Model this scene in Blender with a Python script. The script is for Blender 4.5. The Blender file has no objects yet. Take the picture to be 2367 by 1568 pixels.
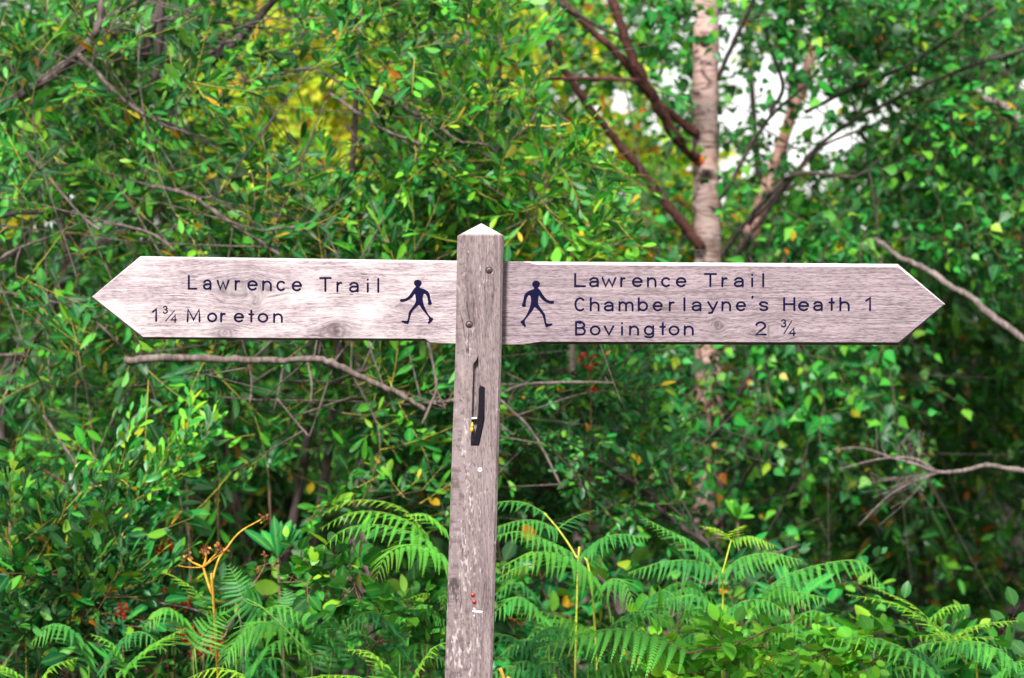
import bpy, bmesh, math, random
import numpy as np
from mathutils import Vector

random.seed(11)
rng = np.random.default_rng(11)
R = math.radians
scene = bpy.context.scene
COL = scene.collection

# ------------------------------------------------------------------ camera, sky, sun, exposure
D0 = 5.0                      # distance of the signpost (focus)
K = 2.15 / 2367.0 / D0        # metres per reference pixel per metre of distance
CAMZ = 1.6
cam_data = bpy.data.cameras.new("camera")
cam = bpy.data.objects.new("camera", cam_data)
COL.objects.link(cam)
cam.location = (0, 0, CAMZ)
cam.rotation_euler = (R(90), 0, 0)
cam_data.sensor_width = 36
cam_data.lens = 36 * D0 / 2.15
cam_data.clip_start = 0.1
cam_data.clip_end = 1000
cam_data.dof.use_dof = True
cam_data.dof.focus_distance = 5.15
cam_data.dof.aperture_fstop = 4.2
scene.camera = cam

SUN_EL, SUN_AZ = 45, -16      # azimuth from behind the camera, to the left
world = bpy.data.worlds.new("World")
scene.world = world
world.use_nodes = True
wn = world.node_tree
for n in list(wn.nodes): wn.nodes.remove(n)
sky = wn.nodes.new('ShaderNodeTexSky')
sky.sky_type = 'NISHITA'
sky.sun_disc = False
sky.sun_elevation = R(SUN_EL)
sky.sun_rotation = R(180 - SUN_AZ)
sky.air_density = 1.6
sky.dust_density = 1.2
sky.ozone_density = 1.0
hs = wn.nodes.new('ShaderNodeHueSaturation')
hs.inputs['Saturation'].default_value = 0.12
bgn = wn.nodes.new('ShaderNodeBackground')
bgn.inputs['Strength'].default_value = 0.082
wo = wn.nodes.new('ShaderNodeOutputWorld')
wn.links.new(sky.outputs[0], hs.inputs['Color'])
wn.links.new(hs.outputs[0], bgn.inputs['Color'])
wn.links.new(bgn.outputs[0], wo.inputs['Surface'])

sd = bpy.data.lights.new("sun", 'SUN')
sd.energy = 3.9
sd.angle = R(9)
sd.color = (1.0, 0.985, 0.96)
sun = bpy.data.objects.new("sun", sd)
COL.objects.link(sun)
ce, se = math.cos(R(SUN_EL)), math.sin(R(SUN_EL))
sdir = Vector((math.sin(R(SUN_AZ)) * ce, -math.cos(R(SUN_AZ)) * ce, se))   # towards the sun
sun.rotation_euler = sdir.to_track_quat('Z', 'Y').to_euler()

vs = scene.view_settings
vs.view_transform = 'Standard'
vs.look = 'None'
vs.exposure = 1.5
vs.gamma = 1.0
scene.cycles.max_bounces = 8
scene.cycles.diffuse_bounces = 4
scene.cycles.glossy_bounces = 2
scene.cycles.transmission_bounces = 4
scene.cycles.use_denoising = True
scene.cycles.caustics_reflective = False
scene.cycles.caustics_refractive = False

# ------------------------------------------------------------------ helpers
def P(px, py, d):
    """a point at distance d seen at reference pixel (px, py) of the 2367 x 1568 picture"""
    return np.array([(px - 1183.5) * K * d, d, CAMZ + (784 - py) * K * d])

def unit(v):
    v = np.asarray(v, float)
    return v / (np.linalg.norm(v, axis=-1, keepdims=True) + 1e-12)

def tag(o, label=None, cat=None, group=None, kind=None):
    if label: o['label'] = label
    if cat: o['category'] = cat
    if group: o['group'] = group
    if kind: o['kind'] = kind
    return o

def thing(name, loc, label, cat, group=None):
    o = bpy.data.objects.new(name, None)
    o.empty_display_size = 0.1
    o.location = [float(c) for c in loc]
    COL.objects.link(o)
    return tag(o, label, cat, group)

class MB:
    """collects vertices and faces and links them as ONE mesh object"""
    def __init__(s):
        s.V = []; s.n = 0; s.F = {3: [], 4: []}; s.M = {3: [], 4: []}; s.var = []; s.rib = []
    def add(s, V, F, mat=0, var=0.5, rib=0.0):
        V = np.asarray(V, float).reshape(-1, 3)
        s.V.append(V)
        s.var.append(np.broadcast_to(np.asarray(var, float), (len(V),)))
        s.rib.append(np.broadcast_to(np.asarray(rib, float), (len(V),)))
        for k, f in F.items():
            f = np.asarray(f, int).reshape(-1, k)
            if len(f):
                s.F[k].append(f + s.n)
                s.M[k].append(np.broadcast_to(np.asarray(mat, int), (len(f),)) if np.ndim(mat) == 0 else np.asarray(mat))
        s.n += len(V)
    def tube(s, pts, rad, n=7, mat=0, var=0.5, cap=True, wob=0.0):
        pts = np.asarray(pts, float); m = len(pts)
        rad = np.broadcast_to(np.asarray(rad, float), (m,))
        T = unit(np.gradient(pts, axis=0))
        ref = np.array([0.31, 0.87, 0.22]) if abs(T[0] @ unit([0.31, 0.87, 0.22])) < 0.9 else np.array([1.0, 0, 0])
        V = []
        N = unit(np.cross(T[0], ref))
        a = np.arange(n) * 2 * math.pi / n
        for i in range(m):
            N = unit(N - T[i] * (N @ T[i])); B = np.cross(T[i], N)
            r = rad[i] * (1 + wob * rng.normal(0, 1, n)) if wob else np.full(n, rad[i])
            V.append(pts[i] + (np.cos(a) * r)[:, None] * N + (np.sin(a) * r)[:, None] * B)
        V = np.concatenate(V)
        F = []
        for i in range(m - 1):
            for j in range(n):
                k = (j + 1) % n
                F.append((i * n + j, i * n + k, (i + 1) * n + k, (i + 1) * n + j))
        F3 = []
        if cap:
            V = np.concatenate([V, pts[:1], pts[-1:]])
            for j in range(n):
                k = (j + 1) % n
                F3.append((m * n, k, j)); F3.append((m * n + 1, (m - 1) * n + j, (m - 1) * n + k))
        s.add(V, {4: F, 3: F3}, mat, var)
    def inst(s, T, pos, rot, scale, var=None):
        """many copies of template T; rot (M,3,3) columns = axes"""
        M = len(pos); nv = len(T['V'])
        scale = np.broadcast_to(np.asarray(scale, float), (M,))
        V = np.einsum('mij,vj->mvi', rot, T['V']) * scale[:, None, None] + pos[:, None, :]
        nl = T['lid'].max() + 1
        lv = rng.random((M, nl)) if var is None else np.clip(var[:, None] + rng.normal(0, .12, (M, nl)), 0, 1)
        var_v = np.where(T['lid'] >= 0, lv[:, np.maximum(T['lid'], 0)], 0.5)
        off = (np.arange(M) * nv)[:, None, None] + s.n
        s.V.append(V.reshape(-1, 3)); s.var.append(var_v.reshape(-1)); s.rib.append(np.tile(T['rib'], M))
        for k in (3, 4):
            if len(T['F'][k]):
                s.F[k].append((T['F'][k][None] + off).reshape(-1, k)); s.M[k].append(np.tile(T['M'][k], M))
        s.n += M * nv
    def build(s, name, mats, parent=None, smooth=True):
        V = np.concatenate(s.V)
        if parent is not None: V = V - np.array(parent['_w'] if '_w' in parent else wloc(parent))
        me = bpy.data.meshes.new(name)
        loops = []; starts = []; mi = []; c = 0
        for k in (3, 4):
            if s.F[k]:
                f = np.concatenate(s.F[k]); loops.append(f.reshape(-1)); starts.append(c + np.arange(len(f)) * k)
                c += f.size; mi.append(np.concatenate(s.M[k]))
        loops = np.concatenate(loops); starts = np.concatenate(starts); mi = np.concatenate(mi)
        me.vertices.add(len(V)); me.vertices.foreach_set('co', V.astype(np.float32).ravel())
        me.loops.add(len(loops)); me.loops.foreach_set('vertex_index', loops.astype(np.int32))
        me.polygons.add(len(starts)); me.polygons.foreach_set('loop_start', starts.astype(np.int32))
        me.polygons.foreach_set('material_index', mi.astype(np.int32))
        a = me.attributes.new('var', 'FLOAT', 'POINT'); a.data.foreach_set('value', np.concatenate(s.var).astype(np.float32))
        a = me.attributes.new('rib', 'FLOAT', 'POINT'); a.data.foreach_set('value', np.concatenate(s.rib).astype(np.float32))
        me.update(calc_edges=True); me.validate()
        if not smooth: me.shade_flat()
        for m in (mats if isinstance(mats, (list, tuple)) else [mats]): me.materials.append(m)
        o = bpy.data.objects.new(name, me); COL.objects.link(o)
        if parent is not None: o.parent = parent
        return o

def wloc(o):
    v = Vector((0, 0, 0))
    while o is not None: v += Vector(o.location); o = o.parent
    return tuple(v)

def spline(pts, n=6):
    """Catmull-Rom through pts"""
    pts = np.asarray(pts, float)
    if len(pts) < 3:
        t = np.linspace(0, 1, n + 1)[:, None]; return pts[0] * (1 - t) + pts[-1] * t
    q = np.concatenate([[2 * pts[0] - pts[1]], pts, [2 * pts[-1] - pts[-2]]])
    out = []
    for i in range(1, len(q) - 2):
        for t in np.arange(n) / n:
            a, b, c, d = q[i - 1], q[i], q[i + 1], q[i + 2]
            out.append(0.5 * (2 * b + (c - a) * t + (2 * a - 5 * b + 4 * c - d) * t * t + (3 * b - a - 3 * c + d) * t ** 3))
    out.append(pts[-1])
    return np.array(out)

def pix(path, d0, d1=None):
    d1 = d0 if d1 is None else d1
    return np.array([P(x, y, d0 + (d1 - d0) * i / max(1, len(path) - 1)) for i, (x, y) in enumerate(path)])

# ------------------------------------------------------------------ materials
class NT:
    def __init__(s, name):
        s.m = bpy.data.materials.new(name); s.m.use_nodes = True; s.t = s.m.node_tree
        for n in list(s.t.nodes): s.t.nodes.remove(n)
        s.out = s.t.nodes.new('ShaderNodeOutputMaterial')
    def n(s, typ, **kw):
        nd = s.t.nodes.new(typ)
        for k, v in kw.items(): setattr(nd, k, v)
        return nd
    def lk(s, a, b): s.t.links.new(a, b)
    def put(s, sock, v):
        if isinstance(v, (int, float)): sock.default_value = v
        elif isinstance(v, (tuple, list)): sock.default_value = (*v, 1)[:len(sock.default_value)] if len(v) == 3 else v
        else: s.lk(v, sock)
    def math(s, op, a, b=0.0, c=0.0, clamp=False):
        nd = s.n('ShaderNodeMath', operation=op, use_clamp=clamp)
        s.put(nd.inputs[0], a); s.put(nd.inputs[1], b); s.put(nd.inputs[2], c)
        return nd.outputs[0]
    def comb(s, x, y, z):
        nd = s.n('ShaderNodeCombineXYZ'); s.put(nd.inputs[0], x); s.put(nd.inputs[1], y); s.put(nd.inputs[2], z); return nd.outputs[0]
    def noise(s, vec, scale=1.0, detail=3, rough=0.55, dist=0.0):
        nd = s.n('ShaderNodeTexNoise'); s.put(nd.inputs['Vector'], vec)
        nd.inputs['Scale'].default_value = scale; nd.inputs['Detail'].default_value = detail
        nd.inputs['Roughness'].default_value = rough; nd.inputs['Distortion'].default_value = dist
        return nd.outputs['Fac']
    def ramp(s, fac, stops, interp='LINEAR'):
        nd = s.n('ShaderNodeValToRGB'); cr = nd.color_ramp; cr.interpolation = interp
        while len(cr.elements) < len(stops): cr.elements.new(0.5)
        for e, (p, c) in zip(cr.elements, stops):
            e.position = p; e.color = (*c, 1) if not isinstance(c, (int, float)) else (c, c, c, 1)
        s.put(nd.inputs[0], fac); return nd.outputs[0]
    def mix(s, f, a, b, blend='MIX'):
        nd = s.n('ShaderNodeMix', data_type='RGBA', blend_type=blend)
        s.put(nd.inputs[0], f); s.put(nd.inputs[6], a); s.put(nd.inputs[7], b); return nd.outputs[2]
    def step(s, v, a, b):
        nd = s.n('ShaderNodeMapRange', interpolation_type='SMOOTHSTEP')
        s.put(nd.inputs[0], v); nd.inputs[1].default_value = a; nd.inputs[2].default_value = b; return nd.outputs[0]
    def bsdf(s, col, rough=0.6, spec=0.5, normal=None):
        nd = s.n('ShaderNodeBsdfPrincipled'); s.put(nd.inputs['Base Color'], col)
        s.put(nd.inputs['Roughness'], rough); nd.inputs['Specular IOR Level'].default_value = spec
        if normal is not None: s.lk(normal, nd.inputs['Normal'])
        return nd.outputs[0]
    def bump(s, h, strength=0.4, dist=0.002):
        nd = s.n('ShaderNodeBump'); s.put(nd.inputs['Height'], h)
        nd.inputs['Strength'].default_value = strength; nd.inputs['Distance'].default_value = dist
        return nd.outputs[0]
    def done(s, sh): s.lk(sh, s.out.inputs['Surface']); return s.m

def leaf_mat(name, stops, back=(0.10, 0.17, 0.09), ribc=0.35, rough=0.45, trans=0.34, spec=0.24):
    t = NT(name)
    var = t.n('ShaderNodeAttribute', attribute_name='var').outputs['Fac']
    rib = t.n('ShaderNodeAttribute', attribute_name='rib').outputs['Fac']
    col = t.ramp(var, stops)
    # paler midrib, slight mottling
    rb = t.math('MULTIPLY', t.math('POWER', rib, 5.0), ribc)
    obj = t.n('ShaderNodeTexCoord').outputs['Object']
    mot = t.noise(obj, 160, 2)
    col = t.mix(t.math('MULTIPLY', t.step(mot, .35, .75), .35), col, t.mix(1.0, col, (0.62, 0.72, 0.7), 'MULTIPLY'))
    col = t.mix(rb, col, (0.22, 0.36, 0.06))
    bf = t.n('ShaderNodeNewGeometry').outputs['Backfacing']
    face = t.mix(t.math('MULTIPLY', bf, 0.38), col, back)
    p = t.bsdf(face, rough, spec)
    tr = t.n('ShaderNodeBsdfTranslucent')
    t.lk(t.mix(0.5, col, t.mix(1.0, col, (1.75, 1.7, .58), 'MULTIPLY')), tr.inputs['Color'])
    mx = t.n('ShaderNodeMixShader'); mx.inputs[0].default_value = trans
    t.lk(p, mx.inputs[1]); t.lk(tr.outputs[0], mx.inputs[2])
    return t.done(mx.outputs[0])

YEL, ORA, RED = (0.42, 0.27, 0.008), (0.42, 0.11, 0.008), (0.45, 0.03, 0.01)
M = {}
M['willow'] = leaf_mat('willow_leaf', [(0, (.003, .030, .010)), (.3, (.004, .075, .022)), (.62, (.015, .20, .028)), (.88, (.085, .38, .022)), (.972, (.16, .34, .02)), (.988, YEL), (1, ORA)])
M['willow_young'] = leaf_mat('young_willow_leaf', [(0, (.005, .06, .016)), (.3, (.007, .14, .03)), (.6, (.04, .33, .026)), (.9, (.18, .46, .026)), (.978, (.3, .4, .02)), (.99, YEL), (1, ORA)])
M['willow_dark'] = leaf_mat('small_willow_leaf', [(0, (.002, .030, .010)), (.4, (.004, .085, .028)), (.75, (.015, .24, .038)), (.96, (.12, .30, .02)), (.98, (.2, .3, .02)), (.988, YEL), (1, ORA)], rough=.33)
M['birch'] = leaf_mat('birch_leaf', [(0, (.003, .032, .009)), (.4, (.004, .09, .022)), (.72, (.018, .27, .03)), (.95, (.12, .33, .02)), (.98, (.25, .35, .02)), (.99, YEL), (1, ORA)], ribc=.25)
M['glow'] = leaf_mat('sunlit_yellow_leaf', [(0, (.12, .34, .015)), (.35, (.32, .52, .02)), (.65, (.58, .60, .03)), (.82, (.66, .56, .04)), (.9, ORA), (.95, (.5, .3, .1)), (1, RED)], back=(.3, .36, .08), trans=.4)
M['dark'] = leaf_mat('dark_evergreen_leaf', [(0, (.003, .03, .008)), (.45, (.012, .11, .02)), (.82, (.05, .24, .02)), (.93, (.14, .28, .02)), (.965, (.45, .22, .02)), (1, (.40, .07, .01))], back=(.05, .09, .05), rough=.3, trans=.22)
M['mid'] = leaf_mat('woodland_leaf', [(0, (.004, .05, .014)), (.45, (.018, .18, .022)), (.85, (.08, .29, .02)), (.95, (.2, .38, .02)), (.975, YEL), (1, ORA)], trans=.35)
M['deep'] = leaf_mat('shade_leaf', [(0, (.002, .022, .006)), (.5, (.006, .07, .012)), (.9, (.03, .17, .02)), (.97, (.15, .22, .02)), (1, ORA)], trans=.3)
M['rhodo'] = leaf_mat('strap_leaf', [(0, (.008, .09, .03)), (.6, (.012, .17, .035)), (1, (.03, .26, .04))], ribc=.5, rough=.3, trans=.25)
M['bramble'] = leaf_mat('bramble_leaf', [(0, (.004, .05, .012)), (.5, (.014, .15, .018)), (.9, (.06, .32, .02)), (1, (.25, .45, .02))], trans=.35)
M['lime'] = leaf_mat('lime_bramble_leaf', [(0, (.04, .24, .015)), (.5, (.09, .36, .02)), (.9, (.19, .46, .02)), (1, (.35, .5, .03))], trans=.38)
M['fern'] = leaf_mat('bracken_green', [(0, (.014, .11, .035)), (.35, (.042, .23, .045)), (.65, (.10, .37, .035)), (1, (.32, .52, .014))], back=(.07, .24, .05), ribc=.3, rough=.5, trans=.38, spec=.3)
M['redleaf'] = leaf_mat('red_seed_head', [(0, (.10, .008, .006)), (.5, (.28, .018, .01)), (1, (.55, .035, .015))], back=(.2, .02, .02), trans=.25)
M['brownhead'] = leaf_mat('brown_dry_head', [(0, (.10, .03, .015)), (.5, (.26, .09, .03)), (1, (.5, .25, .04))], back=(.2, .1, .05), trans=.1)

def bark(name, c0, c1, sx=30, sz=6, rough=.85, bumpd=.003):
    t = NT(name)
    obj = t.n('ShaderNodeTexCoord').outputs['Object']
    mp = t.n('ShaderNodeMapping'); t.lk(obj, mp.inputs['Vector']); mp.inputs['Scale'].default_value = (sx, sx, sz)
    a = t.noise(mp.outputs[0], 3, 5, .65)
    b = t.noise(obj, 9, 2)
    col = t.mix(t.step(a, .35, .7), c0, c1)
    col = t.mix(t.math('MULTIPLY', t.step(b, .5, .75), .4), col, tuple(x * 1.5 for x in c1))
    return t.done(t.bsdf(col, rough, .3, t.bump(a, .6, bumpd)))
M['bark_willow'] = bark('willow_bark', (.035, .024, .020), (.115, .085, .076))
M['bark_pale'] = bark('pale_twig_bark', (.05, .035, .029), (.15, .112, .10))
M['bark_dark'] = bark('dark_bark', (.02, .014, .012), (.07, .05, .045))
M['bark_red'] = bark('red_birch_limb_bark', (.03, .010, .009), (.13, .045, .036), 20, 30)
M['bark_grey'] = bark('grey_dead_wood', (.06, .045, .040), (.19, .148, .135), 40, 8)
M['twig'] = bark('yellow_twig', (.20, .16, .02), (.42, .34, .05), 60, 20)
M['twig_dark'] = bark('brown_twig', (.05, .03, .02), (.14, .09, .05), 60, 20)
M['stalk'] = bark('bracken_stalk', (.26, .30, .02), (.48, .50, .07), 60, 10)
M['rachis'] = bark('bracken_rachis', (.06, .15, .02), (.13, .26, .03), 60, 10)
M['drystalk'] = bark('dry_orange_stalk', (.34, .15, .015), (.62, .36, .04), 60, 10)
M['browncane'] = bark('brown_cane', (.07, .03, .02), (.22, .10, .06), 60, 10)

def birch_bark(name, base, dark):
    t = NT(name)
    obj = t.n('ShaderNodeTexCoord').outputs['Object']
    sp = t.n('ShaderNodeSeparateXYZ'); t.lk(obj, sp.inputs[0])
    len_v = t.comb(t.math('MULTIPLY', sp.outputs[0], 16), t.math('MULTIPLY', sp.outputs[1], 16), t.math('MULTIPLY', sp.outputs[2], 120))
    lent = t.noise(len_v, 1.0, 4, .6)
    big = t.noise(t.comb(t.math('MULTIPLY', sp.outputs[0], 11), t.math('MULTIPLY', sp.outputs[1], 11), t.math('MULTIPLY', sp.outputs[2], 16)), 1.0, 5, .65, .8)
    tint = t.noise(obj, 4, 3)
    col = t.mix(t.step(tint, .38, .62), base, tuple(b * k for b, k in zip(base, (.80, .62, .52))))
    col = t.mix(t.math('MULTIPLY', t.step(lent, .52, .58), .85), col, tuple(b * k for b, k in zip(base, (.42, .33, .30))))
    col = t.mix(t.step(big, .53, .64), col, dark)
    col = t.mix(t.math('MULTIPLY', t.step(lent, .30, .42), -.0), col, (.9, .85, .8))
    return t.done(t.bsdf(col, .7, .3, t.bump(t.math('ADD', lent, big), .5, .004)))
M['birch_bark'] = birch_bark('white_birch_bark', (.38, .275, .25), (.04, .02, .018))
M['birch_bark_pink'] = birch_bark('pink_birch_bark', (.30, .165, .13), (.06, .028, .022))

def plain(name, col, rough=.6, spec=.4, nz=0.15, scale=80):
    t = NT(name)
    a = t.noise(t.n('ShaderNodeTexCoord').outputs['Object'], scale, 3)
    c = t.mix(t.math('MULTIPLY', a, nz * 2), col, tuple(x * .45 for x in col))
    return t.done(t.bsdf(c, rough, spec, t.bump(a, .2, .0006)))
M['ink'] = plain('navy_paint', (.003, .002, .024), .85, .1, .35, 900)
M['screw'] = plain('rusty_screw', (.085, .055, .05), .5, .6, .4, 300)
M['screw_hole'] = plain('screw_recess', (.02, .012, .012), .9)
M['black'] = plain('slot_shade_black', (.0022, .0015, .005), .75, .15, .2, 300)
M['pin_red'] = plain('red_pin', (.28, .012, .008), .35, .6, .35, 500)
M['white'] = plain('white_scrap', (.85, .84, .82), .6)
M['yellow'] = plain('yellow_cocoon', (.75, .42, .01), .6)
M['scar'] = plain('orange_bark_scar', (.52, .11, .02), .8, .2, .4, 60)
M['scar_dark'] = plain('black_bark_scar', (.03, .012, .010), .9, .2, .3, 60)

def wood(name, knots, light, mid, dark, along='x', lichen=None, pale_amt=0.0, seed=0.0, cathedral=None):
    """weathered sawn timber; knots = [(u, v, ru, rv, darkness)] in object space, u along the grain"""
    t = NT(name)
    obj = t.n('ShaderNodeTexCoord').outputs['Object']
    sp = t.n('ShaderNodeSeparateXYZ'); t.lk(obj, sp.inputs[0])
    X, Y, Z = sp.outputs
    u, v = (X, Z) if along == 'x' else (Z, X)
    v = t.math('ADD', v, seed)
    v0 = v
    kd = None; kring = None
    for (ku, kv, ru, rv, dk) in knots:
        du = t.math('DIVIDE', t.math('SUBTRACT', u, ku), ru)
        dv = t.math('DIVIDE', t.math('SUBTRACT', v0, kv + seed), rv)
        r2 = t.math('ADD', t.math('MULTIPLY', du, du), t.math('MULTIPLY', dv, dv))
        g = t.math('POWER', 2.718, t.math('MULTIPLY', r2, -1.0))
        # lines of grain bend round the knot
        v = t.math('SUBTRACT', v, t.math('MULTIPLY', t.math('MULTIPLY', dv, g), rv * 1.1))
        wb = t.noise(t.comb(t.math('MULTIPLY', u, 45), 0.0, t.math('MULTIPLY', v0, 60)), 1.0, 2)
        rr = t.math('ADD', t.math('SQRT', r2), t.math('MULTIPLY', t.math('SUBTRACT', wb, .5), .5))
        ring = t.math('MULTIPLY', t.math('ADD', t.math('MULTIPLY', t.math('SINE', t.math('MULTIPLY', rr, 17.0)), .5), .5), t.step(rr, 1.1, .3))
        d_ = t.math('MULTIPLY', t.math('ADD', t.math('MULTIPLY', t.math('MULTIPLY', g, t.math('ADD', wb, .15)), 1.0), t.math('MULTIPLY', ring, .25)), dk)
        kd = d_ if kd is None else t.math('MAXIMUM', kd, d_)
    wob = t.noise(t.comb(t.math('MULTIPLY', u, 6), 0.0, t.math('MULTIPLY', v, 22)), 1.0, 2)
    v = t.math('ADD', v, t.math('MULTIPLY', t.math('SUBTRACT', wob, .5), .010))
    if cathedral:
        # arched growth rings on the post face
        cu, cv, w = cathedral
        dv = t.math('SUBTRACT', v0, cv + seed)
        arch = t.math('MULTIPLY', t.math('MULTIPLY', dv, dv), 1.0 / w)
        v = t.math('ADD', v, t.math('MULTIPLY', t.math('ADD', arch, t.math('MULTIPLY', u, .05)), .35))
    tone = t.noise(t.comb(t.math('MULTIPLY', u, 5), t.math('MULTIPLY', Y, 3), t.math('MULTIPLY', v, 60)), 1.0, 4, .6)
    lines = t.noise(t.comb(t.math('MULTIPLY', u, 7), t.math('MULTIPLY', Y, 20), t.math('MULTIPLY', v, 230)), 1.0, 4, .65)
    dash = t.noise(t.comb(t.math('MULTIPLY', u, 75), t.math('MULTIPLY', Y, 60), t.math('MULTIPLY', v, 430)), 1.0, 2, .6)
    blot = t.noise(t.comb(t.math('MULTIPLY', u, 8), 0.0, t.math('MULTIPLY', v0, 14)), 1.0, 3, .6)
    col = t.mix(t.step(tone, .30, .72), light, mid)
    col = t.mix(t.math('MULTIPLY', t.step(lines, .46, .66), .45), col, dark)
    col = t.mix(t.math('MULTIPLY', t.step(dash, .50, .64), .5), col, dark)
    col = t.mix(t.math('MULTIPLY', t.step(dash, .42, .28), .55), col, tuple(min(.9, l * 1.35) for l in light))
    col = t.mix(t.math('MULTIPLY', t.step(blot, .56, .76), .45), col, tuple(m * .72 for m in mid))
    if pale_amt: col = t.mix(t.math('MULTIPLY', t.step(blot, .55, .30), pale_amt), col, (.55, .50, .49))
    chk = t.noise(t.comb(t.math('MULTIPLY', u, 3.0), t.math('MULTIPLY', Y, 8), t.math('MULTIPLY', v, 95)), 1.0, 3, .55)
    crack = t.math('MULTIPLY', t.step(t.math('ABSOLUTE', t.math('SUBTRACT', chk, .5)), .013, .003), t.step(blot, .50, .60))
    col = t.mix(t.math('MULTIPLY', crack, .75), col, tuple(d * .5 for d in dark))
    pale = t.noise(t.comb(t.math('MULTIPLY', u, 14), t.math('MULTIPLY', Y, 20), t.math('MULTIPLY', v, 300)), 1.0, 3, .6)
    col = t.mix(t.math('MULTIPLY', t.step(pale, .54, .70), .5), col, tuple(min(.9, l * 1.45) for l in light))
    if kd is not None: col = t.mix(t.math('MINIMUM', kd, .92), col, tuple(d * .6 for d in dark))
    if lichen:
        col = t.mix(t.math('MULTIPLY', t.step(Z, 1.815, 1.825), .85), col, (.46, .43, .42))      # light on the sloping point, painted into its colour
        lx, amt = lichen
        patch = t.noise(t.comb(t.math('MULTIPLY', X, 40), 0.0, t.math('MULTIPLY', Z, 9)), 1.0, 4, .65)
        fl = t.noise(t.comb(t.math('MULTIPLY', X, 190), 0.0, t.math('MULTIPLY', Z, 70)), 1.0, 4, .6)
        side = t.math('MULTIPLY', t.step(t.math('ABSOLUTE', t.math('SUBTRACT', t.math('ADD', X, t.math('MULTIPLY', Z, -.0275)), lx)), .04, .0), t.step(Z, 1.45, 1.15))
        f = t.math('ADD', fl, t.math('ADD', t.math('MULTIPLY', t.math('SUBTRACT', patch, .5), .85), t.math('MULTIPLY', side, .13)))
        col = t.mix(t.math('MULTIPLY', t.step(f, .62, .80), amt), col, (.36, .31, .295))
    hgt = t.math('ADD', t.math('MULTIPLY', lines, -1.0), t.math('MULTIPLY', dash, -.6))
    return t.done(t.bsdf(col, .78, .25, t.bump(hgt, .5, .0012)))

# ------------------------------------------------------------------ the ground and the water
def sheet(name, mat, verts, label, cat):
    me = bpy.data.meshes.new(name); me.from_pydata(verts, [], [list(range(len(verts)))]); me.update()
    me.materials.append(mat); o = bpy.data.objects.new(name, me); COL.objects.link(o)
    return tag(o, label, cat, kind='structure')

def ground_mat():
    t = NT('leaf_litter')
    obj = t.n('ShaderNodeTexCoord').outputs['Object']
    a = t.noise(obj, 2.5, 5, .6); b = t.noise(obj, 28, 4, .6)
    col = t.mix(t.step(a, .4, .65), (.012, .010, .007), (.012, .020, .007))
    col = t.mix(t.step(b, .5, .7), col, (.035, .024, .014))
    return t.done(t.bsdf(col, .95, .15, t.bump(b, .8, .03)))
gmb = MB()
gx = np.concatenate([[-400, -120, -40], np.linspace(-14, 14, 57), [40, 120, 400]])
gy = np.concatenate([[-400, -60, -10], np.linspace(2, 34, 65), [60, 140, 400]])
GX, GY = np.meshgrid(gx, gy)
def ground_z(x, y):
    near = np.exp(-((x / 12) ** 2 + ((y - 14) / 16) ** 2))
    z = .06 * np.sin(x * 1.3 + .4) * np.cos(y * .9) + .04 * np.sin(x * 2.9 + y * 2.1)
    pond = np.exp(-(((x - 3.9) / 2.4) ** 2 + ((y - 15.2) / 3.2) ** 2) ** 2)
    return (z - .02) * near - .35 * pond
GZ = ground_z(GX, GY)
nx, ny = len(gx), len(gy)
idx = np.arange(nx * ny).reshape(ny, nx)
gmb.add(np.stack([GX, GY, GZ], -1).reshape(-1, 3), {4: np.stack([idx[:-1, :-1], idx[:-1, 1:], idx[1:, 1:], idx[1:, :-1]], -1).reshape(-1, 4)})
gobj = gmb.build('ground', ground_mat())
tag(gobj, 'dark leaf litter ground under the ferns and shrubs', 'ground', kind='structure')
def gz(x, y): return float(ground_z(np.array(float(x)), np.array(float(y))))

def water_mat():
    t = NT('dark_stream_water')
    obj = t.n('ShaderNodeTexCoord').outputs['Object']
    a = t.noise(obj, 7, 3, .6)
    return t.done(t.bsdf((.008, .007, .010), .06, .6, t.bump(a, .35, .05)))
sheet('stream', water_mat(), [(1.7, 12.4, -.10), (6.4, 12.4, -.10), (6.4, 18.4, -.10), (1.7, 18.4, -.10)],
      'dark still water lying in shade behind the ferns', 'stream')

# ------------------------------------------------------------------ the signpost
YF = 5.0                      # front face of the boards
YP = 4.962                    # front face of the post
PB = np.array([P(1075, 784, YP)[0] - .035, YP + .05, 0.0])
signpost = thing('signpost', PB, 'weathered wooden fingerpost with two arrow boards on a lichen flecked square post', 'signpost')

kn_l = [(*(P(552, 668, YF) - PB)[[0, 2]], .075, .035, .55), (*(P(520, 770, YF) - PB)[[0, 2]], .030, .022, .8),
        (*(P(780, 766, YF) - PB)[[0, 2]], .034, .024, .85), (*(P(935, 712, YF) - PB)[[0, 2]], .02, .012, .4),
        (*(P(590, 690, YF) - PB)[[0, 2]], .016, .03, .5)]
kn_r = [(*(P(1660, 753, YF) - PB)[[0, 2]], .017, .020, .55), (*(P(1790, 765, YF) - PB)[[0, 2]], .05, .03, .12)]
M['wood_left'] = wood('pale_board_wood', kn_l, (0.340, 0.281, 0.287), (0.237, 0.182, 0.194), (.06, .032, .042), pale_amt=.4)  # left board in a paler wood tone than the right
M['wood_right'] = wood('mauve_grey_board_wood', kn_r, (0.232, 0.178, 0.190), (0.172, 0.128, 0.140), (.04, .024, .031), pale_amt=.0, seed=3.3)
M['wood_edge'] = wood('skylit_arris_wood', [], (.46, .42, .42), (.36, .32, .325), (.20, .16, .16))  # lighter copy of the board wood, sky light painted in for upper chamfers
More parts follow.
